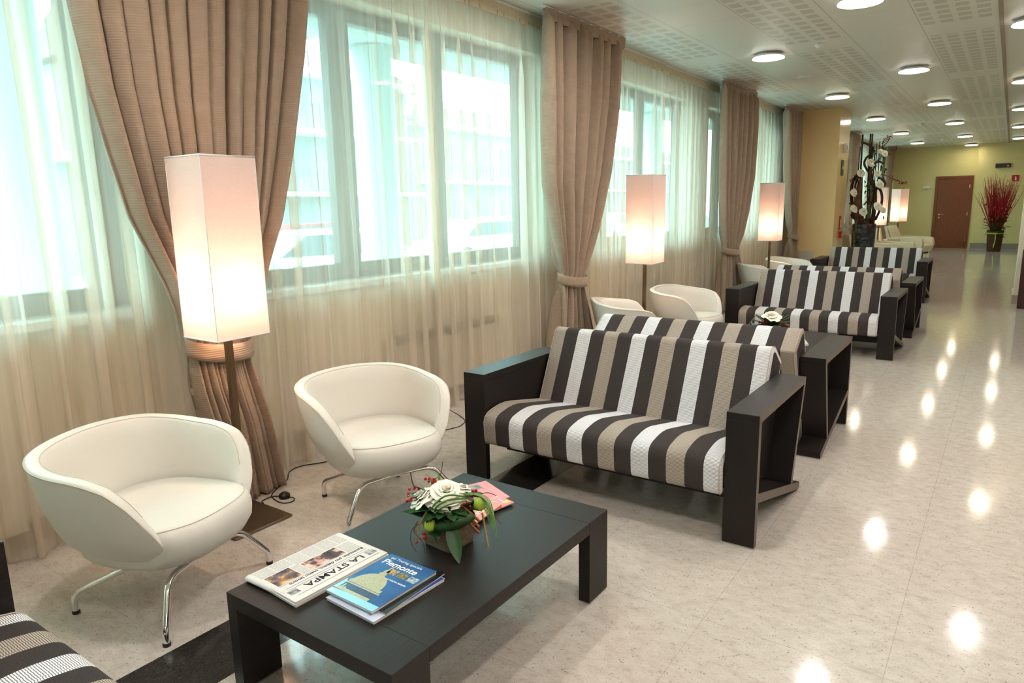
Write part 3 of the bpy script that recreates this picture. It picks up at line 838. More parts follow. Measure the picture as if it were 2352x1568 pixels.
    f = MB(); f.tube(bend_path([(RX, -RW, .012), (RX, -RW, .085), (-.02, -.12, .192), (.03, 0, .195), (-.02, .12, .192), (RX, RW, .085), (RX, RW, .012)], .05), rt_, 12)
    f.build('rear_leg_frame', M['chrome'], r)
    f = MB(); f.tube([(-.09, -.07, fz-.04), (.17, -.07, fz-.016)], .008, 8); f.tube([(-.09, .07, fz-.04), (.17, .07, fz-.016)], .008, 8); f.box((-.06, -.09, fz-.05), (.14, .09, fz-.028))
    f.build('seat_mount', M['rubber'], r)
    for (x, y) in ((FX, -FW), (FX, FW), (RX, -RW), (RX, RW)):
        MB().lathe([(0, 0), (.0138, 0), (.0145, .010), (.0138, .014), (0, .014)], 14, (x, y)).build('foot_cap', M['rubber'], r)
    return r
tub = make_tub()
put(tub, (.275, 1.255, 0), math.radians(18.8), 'white leather tub chair nearest the camera, left of the lamp pole')
for (x, y, a, lab) in [(.345, 2.385, -17.9, 'white leather tub chair between the nearest lamp and the nearest sofa'),
                       (.15, 5.82, 36, 'white leather tub chair left of the second lamp pole, side rim seen above the sofas'),
                       (.30, 6.90, -6, 'white leather tub chair right of the second lamp pole, seat visible'),
                       (.18, 10.14, 36, 'white leather tub chair left of the third lamp pole'),
                       (.24, 11.38, -10, 'white leather tub chair right of the third lamp, before the column')]:
    put(copy_tree(tub), (x, y, 0), math.radians(a), lab)

# ------------------------------------------------------------------ floor lamps
def make_lamp():
    r = empty('floor_lamp', (0, 0, 0), 0, '', 'lamp', 'square floor lamps along the windows')
    z0, z1, s = .965, 1.80, .14
    MB().box((-.165, -.165, 0.002), (.165, .165, .014)).build('base_plate', M['steel'], r, bevel=.002)
    MB().box((-.015, -.015, .014), (.015, .015, 1.30)).build('pole', M['darksteel'], r)
    mb = MB(); c = [(math.cos(PI/4+k*PI/2)*s*2**.5, math.sin(PI/4+k*PI/2)*s*2**.5) for k in range(4)]
    nz = 12
    for k in range(4):
        a, b = c[k], c[(k+1) % 4]
        mb.grid(lambda u, v, a=a, b=b: (a[0]+(b[0]-a[0])*u, a[1]+(b[1]-a[1])*u, z0+(z1-z0)*v), 4, nz, smooth=False)
    sh = mb.build('lamp_shade', M['shade'], r)
    e = MB()
    for z in (z0, z1):
        e.tube([(x, y, z) for x, y in c], .004, 6, closed=True)
    for x, y in c: e.tube([(x, y, z0), (x, y, z1)], .0022, 5)
    e.build('shade_binding', M['white'], sh)
    w_ = MB()
    for z in (z0+.02, z1-.02):
        w_.tube([(c[0][0], c[0][1], z), (c[2][0], c[2][1], z)], .002, 5); w_.tube([(c[1][0], c[1][1], z), (c[3][0], c[3][1], z)], .002, 5)
    w_.build('shade_wires', M['metalgrey'], sh)
    b = MB()
    b.ball((.045, 0, 1.13), .028); b.ball((-.045, 0, 1.13), .028)
    b.build('bulb', M['bulb'], r)
    MB().box((-.06, -.012, 1.08), (.06, .012, 1.10)).build('bulb_holder', M['darksteel'], r)
    for sx in (.045, -.045):
        ld = bpy.data.lights.new('lamp_bulb_light', 'POINT'); ld.energy = LAMP_W/2; ld.color = (1.0, .72, .50); ld.shadow_soft_size = .035
        lo = bpy.data.objects.new('lamp_bulb_light', ld); COL.objects.link(lo); lo.parent = r; lo.location = (sx, 0, 1.175)
    return r
lamp = make_lamp()
put(lamp, (-.06, 1.83, 0), 0, 'tall square white floor lamp nearest the camera, between the two tub chairs'); lamp.scale = (.98, .98, .985)
lamps = []
for (x, y, lab) in [(.055, 6.30, 'square white floor lamp second from the camera, above the facing sofas'),
                    (.035, 10.78, 'square white floor lamp third from the camera, left of the column'),
                    (.47, 18.2, 'square white floor lamp half hidden behind the driftwood arrangement'),
                    (.52, 21.2, 'square white floor lamp farthest away, among quilted armchairs')]:
    l = copy_tree(lamp); put(l, (x, y, 0), 0, lab); l.scale = (1, 1, 1); lamps.append(l)
lamps[-1].rotation_euler[2] = math.radians(-36)
# power cord of the nearest lamp
cd = MB()
cd.tube(smooth_path([(-.15, 2.0, .008), (-.189, 2.021, .004), (-.195, 2.086, .004), (-.150, 2.112, .005)]), .0032, 6)
cd.tube(smooth_path([(-.110, 2.125, .006), (-.079, 2.139, .004), (-.046, 2.106, .004), (-.067, 2.066, .004), (-.132, 2.064, .004), (-.207, 2.092, .008), (-.278, 2.19, .004), (-.334, 2.291, .004), (-.42, 2.372, .004), (-.44, 2.47, .004), (-.36, 2.62, .004), (-.30, 2.9, .004), (-.24, 3.2, .004), (-.13, 3.52, .004), (-.119, 3.62, .004), (-.196, 3.744, .004), (-.5, 3.9, .004), (-.69, 3.92, .05)]), .0032, 6)
o = cd.build('power_cord', M['rubber'])
tag(o, 'black power cord looping over the floor beside the nearest lamp base', 'cord')
fs_ = MB(); fs_.lathe([(0, 0), (.028, 0), (.03, .006), (.03, .018), (.026, .024), (.016, .026), (.015, .032), (0, .033)], 20)
fsw = fs_.build('foot_switch', M['rubber'], loc=(-.130, 2.118, 0)); fsw.parent = o

# ------------------------------------------------------------------ ceiling fixtures
def make_ceiling_light():
    r = empty('ceiling_light', (0, 0, 0), 0, '', 'lamp', 'round glass ceiling lights')
    MB().lathe([(0, -.004), (.115, -.004), (.125, 0), (.125, .0)], 32).build('reflector_cup', M['chrome'], r)
    g = MB(); g.lathe([(0, -.062), (.150, -.062), (.168, -.058), (.170, -.054), (.150, -.052), (0, -.052)], 40); g.build('glass_disc', M['disc'], r)
    c = MB(); c.lathe([(.118, -.001), (.150, -.020), (.166, -.044), (.163, -.046), (.146, -.024), (.114, -.004)], 40); c.build('chrome_ring', M['chrome'], r)
    for k in range(3):
        a = 2*PI*k/3+.5
        MB().tube([(.135*math.cos(a), .135*math.sin(a), -.003), (.135*math.cos(a), .135*math.sin(a), -.068)], .004, 6).build('hanger_pin', M['chrome'], r)
    return r
cl = make_ceiling_light(); first = True
def dim(o, y):
    g = [k for k in kids(o) if k.name.startswith('glass_disc')][0]
    mt = M['disc'] if y < 7 else (M['disc_mid'] if y < 11 else M['disc_far'])
    if mt is not M['disc']: g.data = DD.setdefault(mt.name, g.data.copy()); g.data.materials[0] = mt
DD = {}
rowsL = [('row nearest windows', .60, [.85, 4.55, 8.26, 12.04, 15.81, 19.65, 23.3]),
         ('middle row', 1.80, [2.75, 6.5, 10.30, 14.10, 17.95, 21.9, 25.5]),
         ('right edge row', 2.96, [.6, 4.45, 8.30, 12.30, 16.05, 20.0, 23.8])]
for rn, x, ys in rowsL:
    for i, y in enumerate(ys):
        o = cl if first else copy_tree(cl); first = False
        if y < 6: lab = 'round ceiling light above the picture, %s of %s' % (ordw(i), rn)
        else: lab = 'round ceiling light, %s from camera in %s' % (ordw(i-(1 if x > 1 and x < 2 else 2)), rn)
        put(o, (x, y, H), 0, lab); dim(o, y)
for i, y in enumerate([-1.0, 1.2, 3.4, 5.6, 12, 18.0]):  # unseen fixtures added to brighten the room, most of them near the foreground
    o = copy_tree(cl); put(o, (4.4, y, H), 0, 'added unseen ceiling light right of the picture edge, %s from the camera' % ordw(i)); dim(o, y)
def make_detector():
    r = empty('smoke_detector', (0, 0, 0), 0, '', 'smoke detector', 'ceiling smoke detectors')
    MB().lathe([(0, 0), (.052, 0), (.052, -.012), (.05, -.026), (.038, -.03), (.034, -.046), (0, -.048)], 28).build('housing', M['plastic_w'], r)
    MB().lathe([(.036, -.030), (.0355, -.030), (.0345, -.038), (.036, -.038)], 28).build('smoke_slots', M['plastic_d'], r)
    MB().box((-.006, -.0535, -.012), (.006, -.0515, -.004)).build('indicator', plain('amber', srgb(220, 180, 40)), r)
    return r
sd = make_detector()
put(sd, (1.16, 8.12, H), 0, 'white smoke detector on the ceiling, nearest the camera')
put(copy_tree(sd), (1.19, 17.9, H), 0, 'small white smoke detector on the far ceiling, second away')
put(copy_tree(sd), (1.25, 22.8, H), 0, 'tiny white smoke detector on the ceiling near the end wall')
for (x, y, lab) in ((.56, 10.1, 'flat round ceiling speaker between two near lights'), (1.75, 16.0, 'flat round ceiling speaker far down the middle row')):
    o = MB().lathe([(0, -.006), (.085, -.006), (.095, -.002), (.095, 0), (0, 0)], 32).build('ceiling_speaker', M['plastic_w'], loc=(x, y, H)); tag(o, lab, 'speaker', 'ceiling speakers')

# ------------------------------------------------------------------ small things on the column and the end wall
def plate(name, lab, cat, mn, mx, m, bev=.004):
    o = MB().box(mn, mx).build(name, m, bevel=bev); tag(o, lab, cat); return o
r = empty('alarm_sounder', (.336, 14.28, 2.47), 0, 'white box mounted high on the yellow column', 'alarm')
MB().box((0, -.07, -.08), (.06, .07, .08)).build('housing', M['plastic_w'], r, bevel=.01)
MB().box((.06, -.05, -.04), (.075, .05, .05)).build('grille', M['plastic_w'], r, bevel=.005)
r = empty('exit_sign', (.336, 14.2, 2.12), 0, 'narrow green exit sign on the side of the column', 'sign')
MB().box((0, -.08, -.14), (.02, .08, .14)).build('sign_plate', M['green'], r, bevel=.003)
a = MB(); a.prism([(-.05, -.02), (.0, -.02), (.0, -.05), (.05, .0), (0, .05), (0, .02), (-.05, .02)], .002, 'x', .02); a.build('arrow', M['white'], r)
r = empty('fire_call_sign', (.336, 14.33, 1.12), 0, 'narrow red and white fire sign above the red box on the column', 'sign')
MB().box((0, -.06, -.13), (.015, .06, .13)).build('sign_plate', M['red'], r, bevel=.002)
MB().box((.015, -.03, -.08), (.017, .03, .06)).build('pictogram', M['white'], r)
r = empty('fire_call_point', (.336, 14.36, .90), 0, 'red square fire call point low on the column', 'alarm')
MB().box((0, -.06, -.06), (.05, .06, .06)).build('housing', M['red'], r, bevel=.006)
MB().box((.05, -.03, -.03), (.052, .03, .03)).build('glass_window', M['plastic_w'], r)
o = plate('access_panel', 'pale grey panel low on the yellow wall left of the farthest sofa', 'panel', (-.24, 13.78, .22), (.02, 13.8, .62), plain('pale_panel', srgb(206, 198, 188), .5))
r = empty('emergency_light', (2.63, 25.9, 2.47), 0, 'dark rectangular emergency light above the red branches', 'emergency light')
MB().box((-.19, -.07, -.06), (.19, 0, .06)).build('housing', M['plastic_d'], r, bevel=.008)
MB().box((.09, -.074, -.03), (.15, -.07, -.005)).build('white_plate', M['plastic_w'], r)  # small white plate raised on the dark housing front
r = empty('extinguisher_sign', (2.97, 25.9, 2.09), 0, 'red square sign with white extinguisher pictogram on end wall', 'sign')
MB().box((-.09, -.012, -.09), (.09, 0, .09)).build('sign_plate', M['red'], r)
a = MB(); a.box((-.018, -.016, -.06), (.018, -.012, .02)); a.box((-.008, -.016, .02), (.008, -.012, .045)); a.box((-.03, -.016, .038), (.01, -.012, .046)); a.build('pictogram', M['white'], r)
o = plate('wall_lamp', 'small pale wall fitting left of the brown door', 'wall fitting', (.57, YEND-.06, 1.86), (.80, YEND, 1.94), M['plastic_w'])
r = empty('dark_cabinet', (3.14, 11.9, 0), 0, 'dark cabinet edge at the right picture border before the pier', 'cabinet')
MB().box((.0, 0, .004), (.6, .35, .80)).build('carcass', M['wood'], r, bevel=.004)
MB().box((-.004, -.012, .01), (.6, 0, .79)).build('door', plain('dark_red_panel', srgb(60, 20, 18), .3), r, bevel=.002)

# ------------------------------------------------------------------ flower arrangements
M['petal'] = plain('ivory_petal', srgb(250, 246, 228), .55)
M['leaf'] = plain('glossy_green_leaf', srgb(34, 70, 30), .42, spec=.35, grain=.25, gscale=18)
M['leaf2'] = plain('fresh_green_leaf', srgb(92, 134, 58), .4, grain=.2, gscale=25)
M['lime'] = plain('lime_seed_pod', srgb(166, 190, 62), .45, grain=.15, gscale=30)
M['berry'] = plain('red_berry', srgb(176, 16, 22), .18)
M['twig'] = plain('dark_brown_twig', srgb(60, 40, 34), .7)
M['cinn'] = plain('cinnamon_stick', srgb(132, 76, 44), .7)
M['grass'] = plain('dry_grass_ear', srgb(140, 124, 78), .8)
M['ribbon'] = plain('blue_ribbon', srgb(120, 190, 214), .4)
def slate_pot():
    m, nt, out = newmat('weathered_wood_layers'); n = N(nt)
    tc = n.n('ShaderNodeTexCoord').outputs['Object']
    a = n.noise(n.mapping(tc, (6, 6, 90)), 3, 5, .7)
    principled(n, out, n.ramp(a, [(.3, srgb(98, 78, 64)), (.5, srgb(134, 112, 94)), (.7, srgb(172, 154, 134))]), .8, 0, .3, n.bump(a, 1.0, .006)); return m
M['pot'] = slate_pot()
def rose(mb, c, r, up=(0, 0, 1), seed=0, mi=0):
    rnd = random.Random(seed); upv = Vector(up).normalized(); q = upv.to_track_quat('Z', 'Y')
    c = Vector(c)
    rads = [1.0, .86, .70, .53, .36, .20]; nn = [6, 6, 5, 4, 3, 2]; zt_ = [.22, .42, .60, .72, .80, .82]; cu = [.34, .26, .18, .10, .05, .02]
    for li in range(6):
        n_ = nn[li]
        for k in range(n_):
            a0 = 2*PI*k/n_+li*.62+rnd.uniform(-.12, .12); wd = 2*PI/n_*(1.32+.1*li)
            j1 = rnd.uniform(.9, 1.08); j2 = rnd.uniform(-.07, .07); ruf = rnd.uniform(0, 6)
            def fn(u, v):
                x = 2*u-1; a = a0+x*.5*wd*(.55+.45*math.sin(min(1, v*1.25)*PI/2))
                e = max(0, (v-.62)/.38)
                edge = 1-.16*abs(x)**3*v
                rr = r*((.06+(rads[li]*j1-.06)*v**.75)*(1-.10*x*x)+.10*x*.5*(1 if li < 5 else .4))
                rr += r*cu[li]*e**1.6
                z = r*((zt_[li]+j2)*math.sin(v*PI*.5)**.8*edge-cu[li]*.55*e**2+.05*math.sin(x*6+ruf)*v*e)
                return c+q @ Vector((rr*math.cos(a), rr*math.sin(a), z))
            mb.grid(fn, 8, 8, mi)
    return mb
def leaf(mb, base, tip, wid, mi=0, sag=.0, up=(0, 0, 1), fold=.25, nv=8, wave=0.0, tipw=.0):
    b = Vector(base); t = Vector(tip); d = t-b; L = d.length
    side = d.cross(Vector(up)); side = side.normalized() if side.length > 1e-5 else Vector((1, 0, 0)); nr = side.cross(d).normalized()
    def fn(u, v):
        wv = wid*(math.sin(PI*min(1, v*.96+.03))**.8)*(1-.35*v)+tipw*v
        x = (u-.5)*2
        return b+d*v+side*x*wv*.5+nr*(fold*abs(x)*wv*.5+wave*math.sin(v*14+x)*wv) + Vector((0, 0, sag*math.sin(v*PI)-0*v))
    mb.grid(fn, 4, nv, mi)
def blade(mb, pts, wid, mi=0):
    P = smooth_path(pts, 6); n_ = len(P)
    def fn(u, v):
        i = min(int(v*(n_-1)), n_-1); p = P[i]; d = (P[min(i+1, n_-1)]-P[max(i-1, 0)])
        s_ = d.cross(Vector((0, 0, 1))); s_ = s_.normalized() if s_.length > 1e-6 else Vector((1, 0, 0))
        return p+s_*(u-.5)*wid*max(.08, 1-v**2.5)+Vector((0, 0, -abs(u-.5)*wid*.3))
    mb.grid(fn, 2, n_-1, mi)
def berries(mb, c, r, n_, seed, spread=.018, mi=0):
    rnd = random.Random(seed)
    for _ in range(n_): mb.ball(Vector(c)+Vector((rnd.gauss(0, spread*.6), rnd.gauss(0, spread*.6), rnd.gauss(0, spread*.6))), r*rnd.uniform(.8, 1.15), mi, 8, 5)

# nearest arrangement: its local x runs to the right in the room, y away from the camera
PZ = TZ
r = empty('flower_arrangement', (1.398, 1.708, PZ), math.radians(-5), 'square wooden pot of white roses and leaves on the nearest low table', 'flowers', 'rose arrangements on the low tables')
FA = r
mb = MB(); mb.prism(rounded([(-.064, -.064), (.064, -.064), (.064, .064), (-.064, .064)], .008, 3), .105, 'z', 0)
for i_, v in enumerate(mb.v):
    if v[2] > .05: mb.v[i_] = (v[0]*1.1, v[1]*1.1, v[2])
mb.build('pot', M['pot'], r)
def part(name, mat, build, sub=0, sol=0.0):
    mb = MB(); build(mb); return mb.build(name, mat, FA, solid=sol)
# camera side of the pot is +x,-y ; left in the picture is (-x,-y)
lf, nr_ = Vector((-.79, -.58, 0)).normalized(), Vector((.66, -.75, 0)).normalized()   # picture-left, towards the viewer
def Q(l, n_, z): v = lf*l+nr_*n_; return (v.x, v.y, z)
part('rose', M['petal'], lambda mb: rose(mb, Q(.005, -.01, .165), .062, (.25, -.25, 1), 3))
part('rose', M['petal'], lambda mb: rose(mb, Q(.085, -.015, .150), .050, (-.5, -.35, .8), 5))
part('rose', M['petal'], lambda mb: rose(mb, Q(-.045, -.04, .165), .045, (.2, .3, 1), 7))
def fa_leaves(mb):
    leaf(mb, Q(.04, .03, .11), Q(.165, .03, .125), .085, wave=.02, nv=10)
    leaf(mb, Q(.05, .02, .14), Q(.14, -.03, .17), .07, sag=.01)
    leaf(mb, Q(.03, .06, .11), Q(.10, .09, .045), .085, wave=.03)
    leaf(mb, Q(.06, .05, .12), Q(.03, .10, .05), .06)
    leaf(mb, Q(.0, .03, .13), Q(-.05, .09, .105), .09, sag=.02, wave=.03)
    leaf(mb, Q(-.02, -.02, .15), Q(-.12, -.02, .165), .07, sag=.015)
    leaf(mb, Q(-.02, .02, .13), Q(-.10, .04, .12), .07, sag=.01, wave=.02)
    leaf(mb, Q(-.04, -.05, .13), Q(-.13, -.08, .15), .06, sag=.01)
    leaf(mb, Q(.0, -.06, .12), Q(.06, -.13, .14), .06)
    leaf(mb, Q(-.05, -.05, .12), Q(-.07, -.13, .13), .06)
    rl = random.Random(21)
    for k in range(26):
        a = rl.uniform(0, 2*PI); q_ = rl.uniform(.10, .15); leaf(mb, (.04*math.cos(a), .04*math.sin(a), .11+.03*rl.random()), (q_*math.cos(a), q_*math.sin(a), .12+.05*rl.random()), rl.uniform(.04, .07), wave=.03)
    for k in range(16):
        a = 2*PI*k/16; leaf(mb, (.03*math.cos(a), .03*math.sin(a), .105), (.092*math.cos(a+.2), .092*math.sin(a+.2), .13+.015*math.sin(k*2.3)), .055, wave=.02)
part('dark_leaf', M['leaf'], fa_leaves)
def fa_big(mb):
    mb.tube(smooth_path([Q(.052, .078, .098), Q(.02, .092, .102), Q(-.025, .090, .112), Q(-.065, .078, .122), Q(-.098, .062, .128)], 8), lambda t: .003+.021*math.sin(PI*min(1, t*.95+.03))**.7, 12)
part('rolled_leaf', M['leaf'], fa_big)
part('leaf_tie', M['twig'], lambda mb: mb.tube([Vector(Q(-.014, .090, .1105))+Vector((0, 0, 0))+lf*.0+Vector((nr_.x*.0245*math.cos(a), nr_.y*.0245*math.cos(a), .0245*math.sin(a))) for a in [2*PI*k/16 for k in range(16)]], .0016, 5, closed=True))
part('hanging_leaf', M['leaf'], lambda mb: leaf(mb, Q(-.012, .088, .115), Q(-.046, .168, .004), .062, fold=.18, nv=12, up=(.3, -.3, .6)))
def fa_blades(mb):
    for k, (a, b) in enumerate([((.055, .03), (-.06, .01)), ((.045, .045), (-.065, .03)), ((.03, .06), (-.07, .045)), ((.06, .01), (-.05, -.01))]):
        mb.tube(smooth_path([Q(a[0], a[1]+.01, .105), Q(a[0]-.008, a[1]+.02, .158), Q((a[0]+b[0])/2, (a[1]+b[1])/2+.035, .200-.008*k), Q(b[0], b[1], .178)]), .0036, 6)
    for k in range(9):
        f_ = k/8
        blade(mb, [Q(-.055, .0, .175), Q(-.085-.02*f_, .02*f_, .19), Q(-.125-.03*f_, .03+.03*f_-.05*(k % 2), .165), Q(-.15-.03*f_, .06+.05*f_-.06*(k % 2), .10-.05*f_)], .010)
    blade(mb, [Q(.075, .0, .15), Q(.082, .0, .20), Q(.10, 0, .225)], .014)
    blade(mb, [Q(.05, -.06, .15), Q(.065, -.07, .21), Q(.085, -.08, .225)], .012); blade(mb, [Q(.03, -.06, .15), Q(.035, -.07, .22), Q(.045, -.08, .235)], .010)
part('grass_blades', M['leaf2'], fa_blades)
def pod(l, n_, z):
    part('seed_pod', M['lime'], lambda mb: (mb.ball(Q(l, n_, z), .021, 0, 14, 10, (1, 1, 1.15)), [mb.tube([Vector(Q(l, n_, z))+Vector((.021*math.sin(t)*math.cos(a), .021*math.sin(t)*math.sin(a), .0245*math.cos(t))) for t in [q*PI/8 for q in range(9)]], .0012, 4) for a in (0, 1.05, 2.1, 3.15, 4.2, 5.25)]))
pod(.058, .088, .105); pod(-.115, .03, .158)
for i, (l, n_, z, k) in enumerate([(.135, -.01, .165, 8), (.125, -.03, .185, 3), (.06, -.07, .205, 9), (.085, .11, .07, 6), (-.10, -.01, .185, 7), (-.075, .03, .15, 4)]):
    part('berry_cluster', M['berry'], lambda mb, l=l, n_=n_, z=z, k=k, i=i: berries(mb, Q(l, n_, z), .0055, k, i, .016))
for P_, rr_ in (([Q(.03, -.02, .15), Q(.10, -.03, .19), Q(.125, -.03, .20), Q(.135, -.04, .245)], .0022), ([Q(.05, -.05, .16), Q(.055, -.07, .20), Q(.03, -.08, .225), Q(.02, -.09, .27)], .0013),
                ([Q(.06, .06, .11), Q(.115, .10, .10), Q(.125, .105, .05), Q(.105, .12, .02)], .0015), ([Q(.10, .09, .12), Q(.115, .09, .08), Q(.085, .11, .055), Q(.075, .12, .015)], .0015),
                ([Q(-.09, 0, .17), Q(-.14, -.02, .18), Q(-.175, -.03, .165)], .0015), ([Q(-.09, 0, .16), Q(-.15, .02, .13), Q(-.19, .04, .09)], .0013)):
    part('twig', M['twig'], lambda mb: mb.tube(smooth_path(P_), rr_, 5))
def fa_cinn(mb):
    for k in range(3): mb.tube([Q(-.05, .03+.012*k, .155-.014*k), Q(-.115, .075+.008*k, .115-.018*k)], .005, 8)
part('cinnamon_bundle', M['cinn'], fa_cinn)
def ear(mb, a, b, n_=150, ln=.012, sd=1):
    rnd = random.Random(sd); a = Vector(a); b = Vector(b); mb.tube([a, b], .0035, 6)
    for _ in range(n_):
        p = a+(b-a)*rnd.random(); d = Vector((rnd.gauss(0, 1), rnd.gauss(0, 1), rnd.gauss(0, 1))).normalized()*ln+(b-a).normalized()*ln
        s_ = d.orthogonal().normalized()*.0006; mb.add([p-s_, p+s_, p+d], [(0, 1, 2)])
part('grass_ear', M['grass'], lambda mb: ear(mb, Q(-.125, .05, .135), Q(-.145, .125, .045), sd=2))
part('grass_ear', M['grass'], lambda mb: ear(mb, Q(.07, .05, .14), Q(.105, .10, .09), sd=3, ln=.016))
def fa_moss(mb):
    mb.box((-.06, -.06, .09), (.06, .06, .10))
    berries(mb, (0, 0, .11), .016, 26, 9, .045)
part('moss_bed', plain('dark_moss', srgb(40, 50, 26), .9, grain=.3, gscale=60), fa_moss)

# second arrangement (partly behind the second pair of sofas), and a glimpse of a third
def arrangement2(loc, rz, lab):
    r = empty('flower_arrangement', loc, rz, lab, 'flowers', 'rose arrangements on the low tables')
    mb = MB(); mb.prism(rounded([(-.064, -.064), (.064, -.064), (.064, .064), (-.064, .064)], .008, 3), .105, 'z', 0); mb.build('pot', M['pot'], r)
    rose(MB(), (0, 0, 0), 1)
    rose(mb := MB(), (0, 0, .185), .066, (.1, -.45, 1), 13); mb.build('rose', M['petal'], r)
    rose(mb := MB(), (-.05, .03, .17), .04, (-.5, -.1, 1), 15); mb.build('rose', M['petal'], r)
    mb = MB(); rnd = random.Random(8)
    for k in range(34):
        a = 2*PI*k/34*2.0; R_ = rnd.uniform(.10, .18); leaf(mb, (.03*math.cos(a), .03*math.sin(a), .12), (R_*math.cos(a), R_*math.sin(a), rnd.uniform(.11, .21)), .07, wave=.02)
    mb.build('dark_leaf', M['leaf'], r)
    mb = MB()
    blade(mb, [(.05, 0, .14), (.10, -.02, .19), (.16, -.04, .23)], .02); blade(mb, [(.05, 0, .14), (.13, .0, .19), (.19, .0, .225)], .02); blade(mb, [(-.04, 0, .14), (-.045, 0, .2), (-.05, 0, .26)], .014)
    mb.build('grass_blades', M['leaf2'], r)
    mb = MB(); berries(mb, (-.04, -.08, .15), .007, 9, 2); mb.build('berry_cluster', M['berry'], r)
    mb = MB(); [mb.tube([(.08, -.03+.014*k, .16), (.165, -.06+.016*k, .135)], .006, 8) for k in range(3)]; mb.build('cinnamon_bundle', M['cinn'], r)
    mb = MB(); ear(mb, (-.12, -.05, .20), (-.19, -.10, .09), sd=5); mb.build('grass_ear', M['grass'], r)
    mb = MB(); mb.tube([(.12, -.03, .12), (.19, -.05, .05)], .0015, 5); mb.build('twig', M['twig'], r)
    mb = MB(); mb.ball((-.03, -.1, .09), .022, 0, 12, 8); mb.build('seed_pod', M['lime'], r)
    mb = MB(); mb.grid(lambda u, v: (-.13-.03*math.cos(u*5), -.04-.02*math.sin(u*5), .13+.02*v-.05*u), 10, 1); mb.build('ribbon', M['ribbon'], r)
    mb = MB(); mb.box((-.06, -.06, .09), (.06, .06, .10)); mb.build('moss_bed', M['leaf'], r)
    return r
arrangement2((1.31, 6.20, TZ), 0.0, 'pot with white rose and green leaves on the second low table')
arrangement2((1.30, 10.85, TZ), .5, 'white rose arrangement whose top peeks over the fourth sofa backrest')

# ------------------------------------------------------------------ newspaper and magazines
M['paper'] = plain('newsprint', srgb(228, 222, 216), .75, grain=.02)
M['ink'] = plain('newspaper_ink', srgb(40, 40, 46), .7)
M['inkb'] = plain('blue_grey_rule', srgb(90, 104, 130), .7)
def textcol():
    m, nt, out = newmat('printed_text_columns'); n = N(nt)
    tc = n.n('ShaderNodeTexCoord').outputs['Object']; sp = n.n('ShaderNodeSeparateXYZ'); n.l(tc, sp.inputs[0])
    ln = n.math('GREATER_THAN', n.math('SINE', n.math('MULTIPLY', sp.outputs[0], 2*PI/.0032)), .1)
    wd = n.math('GREATER_THAN', n.noise(n.mapping(tc, (300, 420, 1)), 1.0, 1), .42)
    principled(n, out, n.mix(n.math('MULTIPLY', n.math('MULTIPLY', ln, wd), .55), srgb(226, 220, 214), srgb(70, 70, 74)), .75); return m
M['textcol'] = textcol()
def photo_mat(name, stops, sc=22, seed=0.0):
    m, nt, out = newmat(name); n = N(nt)
    tc = n.n('ShaderNodeTexCoord').outputs['Object']; mp = n.mapping(tc, (sc, sc, 1)); 
    f = n.n('ShaderNodeTexNoise'); f.inputs['Scale'].default_value = 1.0; f.inputs['Detail'].default_value = 4; f.noise_dimensions = '4D'; f.inputs['W'].default_value = seed
    n.l(mp, f.inputs['Vector'])
    principled(n, out, n.ramp(f.outputs['Fac'], stops), .6); return m
np_ = empty('newspaper', (1.16, 1.315, TZ), math.radians(-2), 'folded newspaper headed LA STAMPA lying on the near table', 'newspaper')
PW, PL = .268, .385     # across (room x), along (room y)
mb = MB()
th = .022
# folded stack: loft of rounded fold at the camera-near end
for layer, (z0_, z1_, ins) in enumerate([(0.0, .006, .004), (.0065, .012, .0), (.0125, .019, .003)]):
    mb.prism(rounded([(-PW/2+ins, -PL/2+.01+ins), (PW/2-ins*.5, -PL/2+ins), (PW/2-ins, PL/2-ins), (-PW/2+ins, PL/2)], .004, 2), z1_-z0_, 'z', z0_)
def fold(u, v):
    a = PI/2+PI*u; return (-PW/2+PW*.92*v+.004, -PL/2+.012+.014*math.cos(a)*1.3-.0*v, .0105+.0098*math.sin(a))
mb.build('folded_pages', M['paper'], np_)
fb = MB(); fb.grid(lambda u, v: (-PW/2+.003+PW*.72*v, -PL/2+.016-.018*math.sin(PI*u)*(1-.5*v), .0105-.0095*math.cos(PI*u)), 10, 6); fb.build('fold_edge', M['paper'], np_, solid=.0015)
zt = .0193
def npt(txt, size, x, y, sx=1.0, bold=0.0, mat='ink'):
    # text runs towards -y, letter tops face +x
    return text_mesh(txt, size, M[mat], np_, (x, y, zt), -PI/2, 'printed_headline', sx=sx, bold=bold)
npt('LA STAMPA', .036, .066, .125, 1.28, .0006)
npt('Bankitalia: più debito, meno lavoro', .0185, .024, .165, 1.16, .0001)
mb = MB()
for x in (.058, .046, .105): mb.box((x, -.16, zt), (x+.0012, .168, zt+.0004))
mb.build('printed_rule', M['inkb'], np_)
for y in (.142, -.172):
    MB().box((.064, y, zt), (.092, y+.034, zt+.0004)).build('printed_picture', photo_mat('grey_print', [(.35, srgb(90, 90, 92)), (.6, srgb(190, 188, 186))], 60, y), np_)
MB().box((-.052, -.035, zt), (.012, .105, zt+.0004)).build('printed_photo', photo_mat('colour_news_photo', [(.32, srgb(40, 30, 36)), (.47, srgb(90, 70, 76)), (.52, srgb(206, 150, 130)), (.62, srgb(226, 214, 204)), (.75, srgb(214, 140, 40))], 22, 2.2), np_)
MB().box((-.065, -.165, zt), (.012, -.075, zt+.0004)).build('printed_photo', photo_mat('dark_news_photo', [(.34, srgb(46, 40, 50)), (.52, srgb(130, 104, 104)), (.6, srgb(236, 166, 60)), (.72, srgb(226, 206, 190))], 26, 6.0), np_)
mb = MB()
